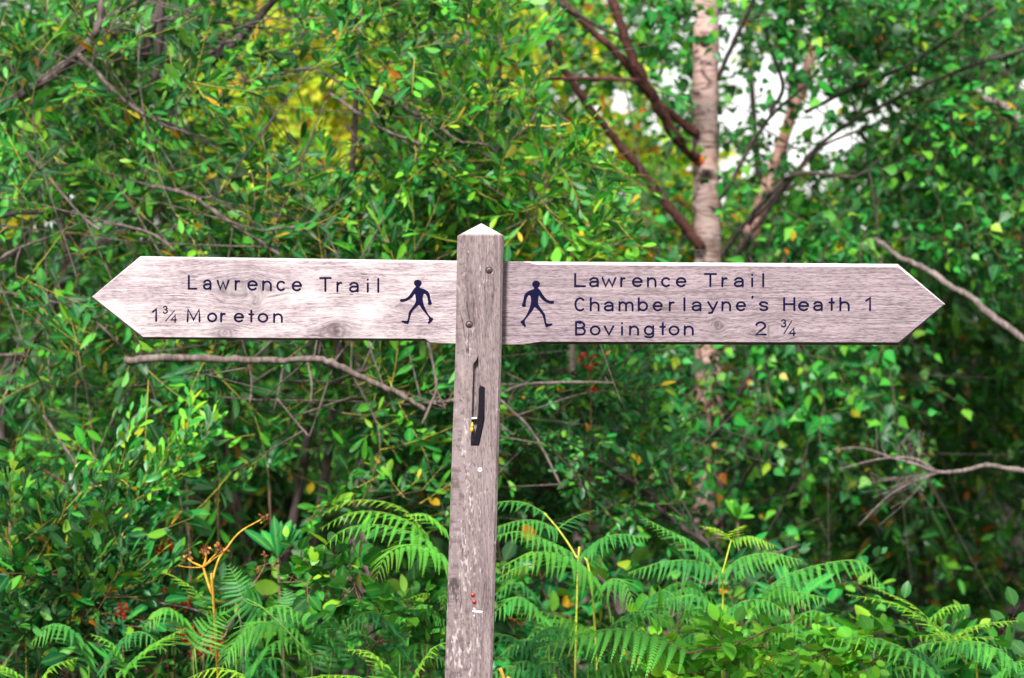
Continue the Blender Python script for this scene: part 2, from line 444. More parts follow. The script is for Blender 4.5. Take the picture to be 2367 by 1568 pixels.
M['wood_post'] = wood('flecked_post_wood', [(*(P(1135, 655, YP) - PB)[[2, 0]], .05, .012, .25)], (0.186, 0.143, 0.141), (0.132, 0.097, 0.097), (.030, .018, .020), along='z',
                      lichen=((P(1078, 1250, YP) - PB)[0] - .0275 * P(1078, 1250, YP)[2], .8), cathedral=((1.7), (P(1130, 700, YP) - PB)[0], .05))

def poly_board(name, outer, inner, mat, y, thick=.036, cham=.016):
    """board with a chamfered front arris: outer/inner = matching outlines in reference pixels"""
    b = MB()
    n = len(outer)
    fo = np.array([P(*p, y) for p in outer]); fi = np.array([P(*p, y) for p in inner])
    ring0 = fi.copy(); ring0[:, 1] = y
    ring1 = fo.copy(); ring1[:, 1] = y + cham
    ring2 = fo.copy(); ring2[:, 1] = y + thick
    me = bpy.data.meshes.new(name)
    V = np.concatenate([ring0, ring1, ring2]) - PB
    F = [list(range(n)), list(range(3 * n - 1, 2 * n - 1, -1))]
    for k in (0, 1):
        for i in range(n):
            j = (i + 1) % n
            F.append([k * n + i, (k + 1) * n + i, (k + 1) * n + j, k * n + j])
    me.from_pydata([tuple(v) for v in V], [], F); me.update()
    bm = bmesh.new(); bm.from_mesh(me); bmesh.ops.recalc_face_normals(bm, faces=bm.faces); bm.to_mesh(me); bm.free()
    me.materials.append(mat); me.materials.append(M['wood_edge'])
    for p in me.polygons:                                            # sky light on the upper arris, painted as lighter wood
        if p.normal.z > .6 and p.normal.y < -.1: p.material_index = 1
    o = bpy.data.objects.new(name, me); COL.objects.link(o); o.parent = signpost
    return o

lo = [(1062, 602.5), (700, 597.5), (322, 592), (208.5, 687), (329, 784.6), (660, 787), (984, 788.5), (993, 794), (1062, 794.5)]
li = [(1062, 608), (700, 603), (324, 597.5), (213.5, 686.3), (331, 779), (660, 781.5), (982, 783), (996, 793.3), (1062, 794.2)]
ro = [(1158, 603.2), (1212, 604.2), (1242, 604.6), (1660, 607), (2078, 610), (2188.5, 703.5), (2080, 798), (1660, 797), (1242, 796), (1214, 797), (1158, 797)]
ri = [(1158, 603.6), (1208, 604.8), (1246, 612.5), (1660, 615), (2075, 617.5), (2182, 703.5), (2077, 791.5), (1660, 790.8), (1250, 790), (1210, 796.3), (1158, 796.6)]
board_l = poly_board('finger_board', lo[::-1], li[::-1], M['wood_left'], YF)
board_l['label'] = 'pale board pointing left to Moreton'
board_r = poly_board('finger_board', ro, ri, M['wood_right'], YF)
board_r['label'] = 'mauve grey board pointing right to Bovington'

# the post: four levels, chamfered corners, low pyramid top
lev = [(1567 + 900, 1028 - 28, 1138 - 24), (1567, 1028, 1138), (1045, 1044.6, 1153), (794, 1053.2, 1159.6), (600, 1056, 1163), (545, 1057.2, 1165.6)]
ch = .005
bmv = []
for (py, xl, xr) in lev:
    a = P(xl, py, YP); c = P(xr, py, YP); z = a[2]
    y0, y1 = YP, YP + .1
    bmv.append([(a[0] + ch, y0, z), (c[0] - ch, y0, z), (c[0], y0 + ch, z), (c[0], y1 - ch, z), (c[0] - ch, y1, z), (a[0] + ch, y1, z), (a[0], y1 - ch, z), (a[0], y0 + ch, z)])
apex = P(1112, 514, YP); apex[1] = YP + .05
V = [tuple(np.array(p) - PB) for ring in bmv for p in ring] + [tuple(apex - PB)]
F = [list(range(7, -1, -1))]
for k in range(len(lev) - 1):
    for i in range(8):
        j = (i + 1) % 8
        F.append([k * 8 + i, k * 8 + j, (k + 1) * 8 + j, (k + 1) * 8 + i])
kt = (len(lev) - 1) * 8
for i in range(8): F.append([kt + i, kt + (i + 1) % 8, len(V) - 1])
me = bpy.data.meshes.new('post'); me.from_pydata(V, [], F); me.update()
bm = bmesh.new(); bm.from_mesh(me); bmesh.ops.recalc_face_normals(bm, faces=bm.faces); bm.to_mesh(me); bm.free()
me.materials.append(M['wood_post'])
post = bpy.data.objects.new('post', me); COL.objects.link(post); post.parent = signpost

def prism(pts, y0, y1, y=YP):
    b = MB(); n = len(pts)
    q = np.array([P(*p, y) for p in pts]); A = q.copy(); B = q.copy(); A[:, 1] = y0; B[:, 1] = y1
    me = bpy.data.meshes.new('prism')
    F = [list(range(n)), list(range(2 * n - 1, n - 1, -1))] + [[i, n + i, n + (i + 1) % n, (i + 1) % n] for i in range(n)]
    me.from_pydata([tuple(v) for v in np.concatenate([A, B]) - PB], [], F); me.update()
    bm = bmesh.new(); bm.from_mesh(me); bmesh.ops.recalc_face_normals(bm, faces=bm.faces); bm.to_mesh(me); bm.free()
    return me
def g7(pts): return [(1022.5 + x * .1811, 789 + y * .1811) for x, y in pts]
groove = g7([(460, 165), (440, 230), (395, 285), (385, 600), (375, 960), (362, 1335), (470, 1335), (505, 1180), (540, 1000), (545, 590), (470, 560), (462, 380)])
cut = bpy.data.objects.new('cutter', prism(groove, YP - .02, YP + .013)); COL.objects.link(cut); cut.parent = signpost
mod = post.modifiers.new('b', 'BOOLEAN'); mod.operation = 'DIFFERENCE'; mod.object = cut; mod.solver = 'EXACT'
bpy.context.view_layer.update()
dg = bpy.context.evaluated_depsgraph_get()
newme = bpy.data.meshes.new_from_object(post.evaluated_get(dg)); newme.name = 'post'
post.modifiers.clear(); post.data = newme
cme = cut.data; bpy.data.objects.remove(cut); bpy.data.meshes.remove(cme)

# black strip for the slot's dark inside: shade put into colour, bevelled right side
def part(name, me, mat, parent):
    me.materials.append(mat); o = bpy.data.objects.new(name, me); COL.objects.link(o); o.parent = parent; return o
bs = prism(g7([(468, 594), (552, 588), (553, 700), (546, 860), (533, 1000), (513, 1130), (490, 1240), (478, 1332), (372, 1336), (380, 1296), (414, 1200), (440, 1080), (454, 940), (462, 760)]), YP - .001, YP + .012)
bm = bmesh.new(); bm.from_mesh(bs)
bmesh.ops.bevel(bm, geom=[e for e in bm.edges if all(v.co.y < YP - PB[1] for v in e.verts)], offset=.0022, segments=2, affect='EDGES')
bm.to_mesh(bs); bm.free()
part('slot_shade_strip', bs, M['black'], post)
part('paper_scrap', prism(g7([(376, 975), (438, 972), (438, 990), (376, 992)]), YP + .0, YP + .012), M['white'], post)
yb = MB(); c = P(1022.5 + 378 * .1811, 789 + 1105 * .1811, YP)
yb.tube(spline([c + [0.001, -.0005, .011], c + [.0005, -.003, .005], c + [0, -.0022, .0015], c + [-.0005, -.003, -.004], c + [-.001, 0, -.011]], 4),
        np.interp(np.linspace(0, 1, 17), [0, .25, .5, .75, 1], [.001, .0027, .0018, .0033, .001]), 8)
yb.build('yellow_cocoon', M['yellow'], post)

def dome(b, c, r, h, seg=14, rings=4, mat=0):
    V = []; F4 = []; F3 = []
    for k in range(rings):
        a = k / rings * math.pi / 2
        for i in range(seg):
            t = i / seg * 2 * math.pi
            V.append(c + np.array([r * math.cos(a) * math.cos(t), -h * math.sin(a), r * math.cos(a) * math.sin(t)]))
    V.append(c + np.array([0, -h, 0]))
    for k in range(rings - 1):
        for i in range(seg):
            j = (i + 1) % seg
            F4.append((k * seg + i, k * seg + j, (k + 1) * seg + j, (k + 1) * seg + i))
    for i in range(seg): F3.append(((rings - 1) * seg + i, (rings - 1) * seg + (i + 1) % seg, len(V) - 1))
    b.add(V, {4: F4, 3: F3}, mat)
for (sx, sy) in ((1130.6, 625), (1084.6, 750.6)):
    c = P(sx, sy, YP)
    b = MB(); dome(b, c + [0, 0, 0], .0078, .0006, 18, 2, 1)        # dark countersink
    dome(b, c + [0, -.0004, 0], .0058, .0024, 16, 4, 0)
    for ang in (.6, .6 + math.pi / 2):                              # cross slot
        dx, dz = math.cos(ang) * .0038, math.sin(ang) * .0038
        b.tube([c + [-dx, -.0026, -dz], c + [0, -.0031, 0], c + [dx, -.0026, dz]], [.0006, .0007, .0006], 5, 1)
    b.build('screw', [M['screw'], M['screw_hole']], post)
for (sx, sy) in ((1093, 1375.5), (1096.2, 1391.5)):
    b = MB(); dome(b, P(sx, sy, YP), .0047, .0034); b.build('red_pin', M['pin_red'], post)
b = MB(); dome(b, P(1109.5, 1086.5, YP), .0046, .0016); b.build('white_stud', M['white'], post)
sb = MB()
for (x0, x1, yy, w) in ((1092, 1116, 1414.5, .0022), (1094, 1099, 1408, .0012), (1095, 1097, 1424, .0012)):
    q = spline([P(x0, yy - 2, YP), P((x0 + x1) / 2, yy, YP), P(x1, yy + .5, YP)], 3)
    n0 = len(q); rr = np.array([w * .5] + [w] * (n0 - 2) + [w * .4])
    sbt = MB(); sbt.tube(q, rr, 6); v = sbt.V[0].copy(); v[:, 1] = YP + (v[:, 1] - YP) * .35
    sb.add(v, {4: sbt.F[4][0], 3: sbt.F[3][0]})
sb.build('label_remnant', M['white'], post)

# --- lettering: single-stroke router alphabet
def arc(cx, cy, rx, ry, a0, a1, n=10):
    return [(cx + rx * math.cos(R(a0 + (a1 - a0) * i / n)), cy + ry * math.sin(R(a0 + (a1 - a0) * i / n))) for i in range(n + 1)]
h = .67
O_ = arc(.5, h / 2, .5, h / 2, 90, 450, 20)
GL = {
 'L': [[(0, 1), (0, 0), (1, 0)]], 'T': [[(0, 1), (1, 1)], [(.5, 1), (.5, 0)]],
 'M': [[(0, 0), (.04, 1), (.5, .12), (.96, 1), (1, 0)]], 'H': [[(0, 0), (0, 1)], [(1, 0), (1, 1)], [(0, .5), (1, .5)]],
 'C': [arc(.52, .5, .52, .5, 48, 312, 18)],
 'B': [[(0, 0), (0, 1), (.55, 1)] + arc(.55, .77, .38, .23, 90, -90, 8) + [(0, .54)], [(.55, .54)] + arc(.6, .27, .4, .27, 90, -90, 8) + [(0, 0)]],
 'a': [[(.06, .52)] + arc(.48, .44, .44, .23, 150, 0, 8) + [(.92, .0)], [(.92, .38), (.4, .37)] + arc(.38, .185, .36, .185, 90, 270, 8) + [(.7, .03), (.92, .16)]],
 'w': [[(0, h), (.25, 0), (.5, .58), (.75, 0), (1, h)]], 'v': [[(0, h), (.5, 0), (1, h)]],
 'r': [[(0, h), (0, 0)], [(0, .38)] + arc(.75, .32, .75, .33, 150, 75, 5)],
 'e': [[(.02, .35), (.98, .35)] + arc(.5, h / 2, .5, h / 2, 6, 318, 18)],
 'n': [[(0, h), (0, 0)], [(0, .36)] + arc(.5, .36, .5, .3, 170, 0, 8) + [(1, 0)]],
 'h': [[(0, 1), (0, 0)], [(0, .36)] + arc(.5, .36, .5, .3, 170, 0, 8) + [(1, 0)]],
 'm': [[(0, h), (0, 0)], [(0, .4)] + arc(.25, .42, .25, .24, 170, 0, 7) + [(.5, 0)], [(.5, .4)] + arc(.75, .42, .25, .24, 170, 0, 7) + [(1, 0)]],
 'c': [arc(.5, h / 2, .5, h / 2, 45, 315, 16)], 'o': [O_],
 'i': [[(.5, .62), (.5, 0)], [(.5, .93), (.5, .94)]], 'l': [[(.5, 1), (.5, 0)]],
 't': [[(.55, .95), (.55, .02)], [(.05, .63), (1, .63)]],
 'b': [[(0, 1), (0, 0)], O_], 'y': [[(0, h), (.52, .06)], [(1, h), (.42, -.2), (.1, -.22)]],
 'g': [O_, [(1, h), (1, -.08)] + arc(.5, -.06, .5, .16, 0, -150, 8)],
 's': [[(.95, .56)] + arc(.5, .5, .44, .165, 40, 180, 7) + [(.3, .36), (.75, .3)] + arc(.52, .165, .45, .165, 50, -150, 9)],
 "'": [[(.35, 1.12), (.3, 1.02)]],
 '1': [[(0, .78), (.8, 1), (.8, 0)]],
 '2': [arc(.48, .72, .46, .28, 165, -35, 10) + [(0, 0), (1, 0)]],
 '3': [arc(.45, .76, .45, .24, 150, -80, 9), arc(.45, .27, .52, .27, 85, -150, 10)],
 '4': [[(.78, 0), (.78, 1), (0, .3), (1, .3)]], '/': [[(0, 0), (1, 1)]],
}
def text_line(items, conv, base, cap, rad, board, slope=0.0, x0=0, cs=1.0):
    """items = (glyph, left, right[, base, cap, radius]) in the crop pixels of the measured row"""
    words = [[items[0]]]
    for it in items[1:]:
        if it[0] != "'" and it[1] - words[-1][-1][2] > 58: words.append([it])
        else: words[-1].append(it)
    for w in words: text_word(w, conv, base, cap, rad, board, slope, x0)
def text_word(items, conv, base, cap, rad, board, slope, x0):
    b = MB()
    for it in items:
        g, xl, xr = it[:3]
        bb = base + slope * ((xl + xr) / 2 - x0); cp = cap; rd = rad
        if len(it) > 3: bb, cp, rd = it[3], it[4], it[5]
        for st in GL[g]:
            pts = [P(*conv(xl + (xr - xl) * x, bb - cp * y), YF) for x, y in st]
            if len(pts) == 2: pts = [pts[0], (pts[0] + pts[1]) / 2, pts[1]]
            pts = np.array(pts)
            # rounded ends: start and finish with small radii
            d0 = unit(pts[0] - pts[1]) * rd * .75; d1 = unit(pts[-1] - pts[-2]) * rd * .75
            q = np.concatenate([[pts[0] + d0], pts, [pts[-1] + d1]])
            rr = np.array([rd * .55] + [rd] * len(pts) + [rd * .55])
            T = MB(); 
            # flat ribbon with mitred joints, slightly domed
            tg = unit(np.gradient(q[:, [0, 2]], axis=0)); nm = np.stack([-tg[:, 1], tg[:, 0]], 1)
            seg = unit(np.diff(q[:, [0, 2]], axis=0))
            V = []
            for i in range(len(q)):
                if 0 < i < len(q) - 1:
                    t2 = seg[i - 1] + seg[i]
                    if np.linalg.norm(t2) > .5:
                        t2 = unit(t2); n2 = np.array([-t2[1], t2[0]]); k = rr[i] / max(.6, abs(n2 @ np.array([-seg[i][1], seg[i][0]])))
                    else: n2 = nm[i]; k = rr[i]
                else: n2 = nm[i]; k = rr[i]
                for sgn, dy in ((-1, .0002), (0, -.0007), (1, .0002)):
                    V.append((q[i, 0] + n2[0] * k * sgn, YF + dy, q[i, 2] + n2[1] * k * sgn))
            F = []
            for i in range(len(q) - 1):
                for k in (0, 1):
                    a_ = i * 3 + k; F.append((a_, a_ + 1, a_ + 4, a_ + 3))
            b.add(V, {4: F})
    o = b.build('lettering', M['ink'], board)
    return o
c4 = lambda x, y: (189.4 + x * .3733, 568 + y * .3733)
c6 = lambda x, y: (1294 + x * .3867, 587 + y * .3867)
sl = 20 / 1180
RAD = .0029
for bd in (board_l, board_r): bd['_w'] = [float(v) for v in PB]
text_line([('L', 662, 708), ('a', 755, 800), ('w', 840, 908), ('r', 952, 976), ('e', 1030, 1083), ('n', 1122, 1170), ('c', 1210, 1258), ('e', 1305, 1357),
           ('T', 1475, 1540), ('r', 1582, 1608), ('a', 1659, 1712), ('i', 1760, 1780), ('l', 1825, 1845)], c4, 267, 80, RAD, board_l, sl, 662)
text_line([('1', 440, 464), ('M', 654, 728), ('o', 781, 832), ('r', 862, 886), ('e', 946, 998), ('t', 1035, 1060), ('o', 1094, 1148), ('n', 1190, 1238),
           ('3', 504, 529, 419, 42, .0019), ('/', 518, 574, 468, 66, .0014), ('4', 552, 584, 473, 42, .0021)], c4, 466, 72, RAD, board_l, 7 / 800, 440)
text_line([('L', 92, 150), ('a', 180, 232), ('w', 255, 333), ('r', 367, 388), ('e', 437, 490), ('n', 527, 572), ('c', 611, 660), ('e', 699, 752), ('T', 867, 933),
           ('r', 972, 998), ('a', 1045, 1098), ('i', 1140, 1160), ('l', 1206, 1226)], c6, 194, 73, RAD, board_r)
text_line([('C', 93, 148), ('h', 185, 232), ('a', 268, 320), ('m', 357, 435), ('b', 472, 522), ('e', 561, 610), ('r', 657, 682), ('l', 735, 755), ('a', 793, 845), ('y', 887, 940),
           ('n', 972, 1018), ('e', 1058, 1108), ("'", 1145, 1165), ('s', 1193, 1242), ('H', 1341, 1402), ('e', 1430, 1485), ('a', 1519, 1570), ('t', 1610, 1638), ('h', 1677, 1727),
           ('1', 1832, 1860)], c6, 339, 73, RAD, board_r, -2 / 1700, 92)
text_line([('B', 97, 150), ('o', 185, 238), ('v', 268, 320), ('i', 362, 382), ('n', 420, 468), ('g', 508, 558), ('t', 600, 628), ('o', 656, 710), ('n', 747, 795), ('2', 1173, 1231),
           ('3', 1326, 1351, 437, 42, .0020), ('/', 1340, 1386, 478, 76, .0015), ('4', 1372, 1406, 488, 42, .0023)], c6, 483, 73, RAD, board_r)

walker = [(1717, 828), (1745, 858), (1775, 905), (1810, 950), (1850, 970), (1888, 972), (1898, 988), (1885, 1004), (1840, 1000), (1790, 975), (1755, 945), (1733, 912), (1726, 930), (1722, 960), (1722, 1008),
          (1762, 1070), (1796, 1120), (1806, 1180), (1817, 1222), (1868, 1221), (1881, 1232), (1862, 1246), (1815, 1261), (1800, 1254), (1785, 1190), (1768, 1132), (1730, 1082), (1692, 1046), (1676, 1046),
          (1660, 1077), (1625, 1122), (1587, 1170), (1575, 1190), (1576, 1222), (1588, 1245), (1575, 1261), (1560, 1250), (1531, 1216), (1528, 1195), (1553, 1182), (1588, 1135), (1622, 1062), (1640, 1000),
          (1642, 950), (1628, 908), (1604, 925), (1588, 970), (1584, 1008), (1586, 1030), (1566, 1041), (1541, 1030), (1544, 1010), (1557, 970), (1564, 925), (1584, 885), (1630, 856), (1672, 843), (1676, 828),
          (1664, 812), (1654, 788), (1664, 764), (1682, 752), (1700, 749), (1722, 754), (1738, 770), (1741, 792), (1730, 814)]
c5 = lambda x, y: (883.7 + x * .2093, 492.3 + y * .2093)
def figure(pts, board):
    bm = bmesh.new()
    q = np.array([P(*c5(*p), YF) for p in pts])
    loop = spline(np.concatenate([q, q[:1]]), 2)[:-1]
    vs_ = [bm.verts.new(Vector((p[0], YF - .0006, p[2])) - Vector(PB)) for p in loop]
    es = [bm.edges.new((vs_[i], vs_[(i + 1) % len(vs_)])) for i in range(len(vs_))]
    r = bmesh.ops.triangle_fill(bm, edges=es, use_beauty=True)
    ext = bmesh.ops.extrude_edge_only(bm, edges=es)
    for v in ext['geom']:
        if isinstance(v, bmesh.types.BMVert): v.co.y = YF + .0006 - PB[1]
    bmesh.ops.recalc_face_normals(bm, faces=bm.faces)
    me = bpy.data.meshes.new('walking_figure'); bm.to_mesh(me); bm.free()
    return part('walking_figure', me, M['ink'], board)
figure(walker, board_r)
figure([(393 - (x - 1697) * .99, 738 + (y - 748) * .955) for x, y in walker], board_l)
for bd in (board_l, board_r): del bd['_w']

# ------------------------------------------------------------------ leaves and sprigs
def leaf(L=1.0, W=.4, rows=((.18, .58), (.42, .97), (.68, .95), (.88, .5)), fold=.18, curl=.12, serr=0.0):
    V = [(0, 0, 0)]; rib = [1.0]; 
    for t, w in rows:
        z = -curl * L * t * t
        ww = w * W * L / 2
        V += [(t * L, ww, z + fold * ww), (t * L, 0, z), (t * L, -ww, z + fold * ww)]; rib += [0, 1, 0]
    V.append((L, 0, -curl * L)); rib.append(.9)
    n = len(rows)
    F3 = [(0, 2, 1), (0, 3, 2)]; F4 = []
    for i in range(n - 1):
        a = 1 + 3 * i
        F4 += [(a, a + 1, a + 4, a + 3), (a + 1, a + 2, a + 5, a + 4)]
    a = 1 + 3 * (n - 1); e = 1 + 3 * n
    F3 += [(a, a + 1, e), (a + 1, a + 2, e)]
    return np.array(V), np.array(rib), F3, F4
WILLOW_ROWS = ((.16, .45), (.42, .88), (.66, 1.0), (.87, .62))
BIRCH_ROWS = ((.07, .62), (.26, 1.0), (.52, .70), (.78, .26))
OVAL_ROWS = ((.15, .62), (.40, 1.0), (.68, .86), (.9, .38))
STRAP_ROWS = ((.15, .40), (.42, .80), (.68, 1.0), (.88, .66))

def frame(x, up):
    x = unit(x); z = unit(up - x * np.sum(up * x, -1, keepdims=True)); y = np.cross(z, x)
    return np.stack([x, y, z], -1)

class Tpl:
    def __init__(s): s.V = []; s.rib = []; s.lid = []; s.F = {3: [], 4: []}; s.M = {3: [], 4: []}; s.n = 0
    def put(s, V, rib, lid, F3, F4, mat):
        s.V.append(V); s.rib.append(np.broadcast_to(rib, (len(V),))); s.lid.append(np.full(len(V), lid))
        for k, f in ((3, F3), (4, F4)):
            if len(f): s.F[k].append(np.array(f) + s.n); s.M[k].append(np.full(len(f), mat))
        s.n += len(V)
    def done(s):
        return {'V': np.concatenate(s.V), 'rib': np.concatenate(s.rib), 'lid': np.concatenate(s.lid),
                'F': {k: (np.concatenate(s.F[k]) if s.F[k] else np.zeros((0, k), int)) for k in (3, 4)},
                'M': {k: (np.concatenate(s.M[k]) if s.M[k] else np.zeros(0, int)) for k in (3, 4)}}

def sprig(n=11, length=.2, L=.055, W=.36, rows=WILLOW_ROWS, angle=48, droop=.0, pet=.006, twr=.0011, roll=.5, tipup=.12, fold=.2, curl=.12, planar=.35):
    """a twig along +x with alternate leaves (material 0 leaf, 1 twig)"""
    t = Tpl()
    m = 5; ts = np.linspace(0, 1, m)
    bend = rng.normal(0, .12); bend2 = tipup + rng.normal(0, .06)
    tw = np.stack([ts * length, bend * length * ts ** 2, bend2 * length * ts ** 2], -1)
    b = MB(); b.tube(tw, twr * (1.15 - .8 * ts), 4, cap=False)
    t.put(b.V[0], 0.0, -1, [], b.F[4][0], 1)
    for i in range(n):
        f = (i + .6 + rng.uniform(-.25, .25)) / n
        f = min(1, .08 + .92 * f)
        base = np.array([np.interp(f, ts, tw[:, k]) for k in range(3)])
        side = 1 if i % 2 else -1
        az = (math.pi / 2 * side) + rng.normal(0, planar * 2)
        an = R(angle * (1.15 - .55 * f) + rng.normal(0, 12))
        d = np.array([math.cos(an), math.sin(an) * math.sin(az), math.sin(an) * math.cos(az) * .8 + .12 - droop])
        d = unit(d)
        up = unit(np.array([-.25 + rng.normal(0, roll * .6), rng.normal(0, roll), 1.0]))
        s = rng.uniform(.68, 1.15) * (1 - .35 * max(0, f - .75) / .25) 
        V, rib, F3, F4 = leaf(L * s, W * rng.uniform(.85, 1.15), rows, fold * rng.uniform(.3, 1.6), curl * rng.uniform(-.6, 2.0))
        fr = frame(d[None], up[None])[0]
        V = V @ fr.T + base + d * pet
        if pet > .008:
            pb = MB(); pb.tube([base, base + d * pet * .5 + [0, 0, -.001], base + d * pet], .0006, 3, cap=False)
            t.put(pb.V[0], 0.0, -1, [], pb.F[4][0], 1)
        t.put(V, rib, i, F3, F4, 0)
    return t.done()

SP = {
 'willow': [sprig(rng.integers(8, 13), rng.uniform(.15, .24), .060, .35) for _ in range(10)],
 'willow_small': [sprig(rng.integers(9, 14), rng.uniform(.14, .22), .043, .40, OVAL_ROWS) for _ in range(8)],
 'birch': [sprig(rng.integers(6, 10), rng.uniform(.13, .22), .048, .80, BIRCH_ROWS, angle=62, droop=.45, pet=.014, tipup=-.15, fold=.15, roll=.9) for _ in range(10)],
 'bush': [sprig(rng.integers(7, 11), rng.uniform(.16, .24), .075, .48, OVAL_ROWS, roll=.8) for _ in range(8)],
 'ever': [sprig(rng.integers(6, 9), rng.uniform(.10, .16), .095, .36, OVAL_ROWS, angle=62, planar=1.2, twr=.0018) for _ in range(8)],
 'bramble': [sprig(rng.integers(5, 8), rng.uniform(.14, .22), .068, .66, OVAL_ROWS, angle=60, pet=.012, fold=.25, roll=.45) for _ in range(8)],
}

def to_px(p):
    p = np.asarray(p); return np.stack([1183.5 + p[:, 0] / (K * p[:, 1]), 784 - (p[:, 2] - CAMZ) / (K * p[:, 1])], -1)
# openings in the crowns through which the bright sky shows: (x, y, rx, ry)
SKY = [(1725, 165, 85, 105), (1790, 290, 105, 120), (1960, 265, 120, 65), (1705, 390, 60, 60), (1530, 320, 50, 40), (1295, 60, 45, 45), (1175, 225, 25, 60), (1880, 180, 60, 60),
       (1440, 240, 28, 24), (1620, 60, 60, 50), (1890, 370, 90, 40), (2010, 530, 50, 30), (1420, 470, 25, 25), (1335, 260, 45, 60), (1245, 330, 40, 40), (1900, 460, 90, 40), (1180, 260, 40, 60), (1560, 180, 30, 60)]
GLOW = [(710, 215, 95, 60), (620, 300, 75, 40), (800, 290, 60, 60), (640, 75, 55, 40), (835, 380, 70, 40), (560, 175, 40, 30), (470, 380, 40, 25), (900, 130, 40, 30), (760, 360, 60, 30)]
_r = random.Random(5)
SKY_BIG = SKY; SKY = []
for (cx, cy, rx, ry) in SKY_BIG:
    for k in range(max(1, int(rx * ry / 700))):
        a, f = _r.uniform(0, 6.283), math.sqrt(_r.random())
        SKY.append((cx + rx * f * math.cos(a), cy + ry * f * math.sin(a), _r.uniform(14, 38), _r.uniform(12, 32)))
for k in range(16): GLOW.append((_r.uniform(520, 1180), _r.uniform(20, 470), _r.uniform(22, 48), _r.uniform(15, 32)))
def sky_gap(q, grow=1.0):
    m = np.zeros(len(q), bool)
    for (cx, cy, rx, ry) in SKY: m |= ((q[:, 0] - cx) / (rx * grow)) ** 2 + ((q[:, 1] - cy) / (ry * grow)) ** 2 < 1
    return m
CORR = []                     # limbs that stay free of leaves in front: (pixel polyline, half width, depth)
HOLLOW = [(480, 1180, 150, 80), (570, 1070, 75, 50), (380, 1110, 50, 40), (250, 1400, 80, 45), (350, 1300, 70, 40), (640, 1150, 60, 40)]
def near_limb(q, y):
    m = np.zeros(len(q))
    for (pl, w, d, *pr) in CORR:
        pl = np.asarray(pl, float)
        for a, b in zip(pl[:-1], pl[1:]):
            ab = b - a; t = np.clip(((q - a) @ ab) / (ab @ ab), 0, 1)
            m = np.maximum(m, ((np.linalg.norm(q - (a + t[:, None] * ab), axis=1) < w) & (y < d + .08)) * (pr[0] if pr else .8))
    return m

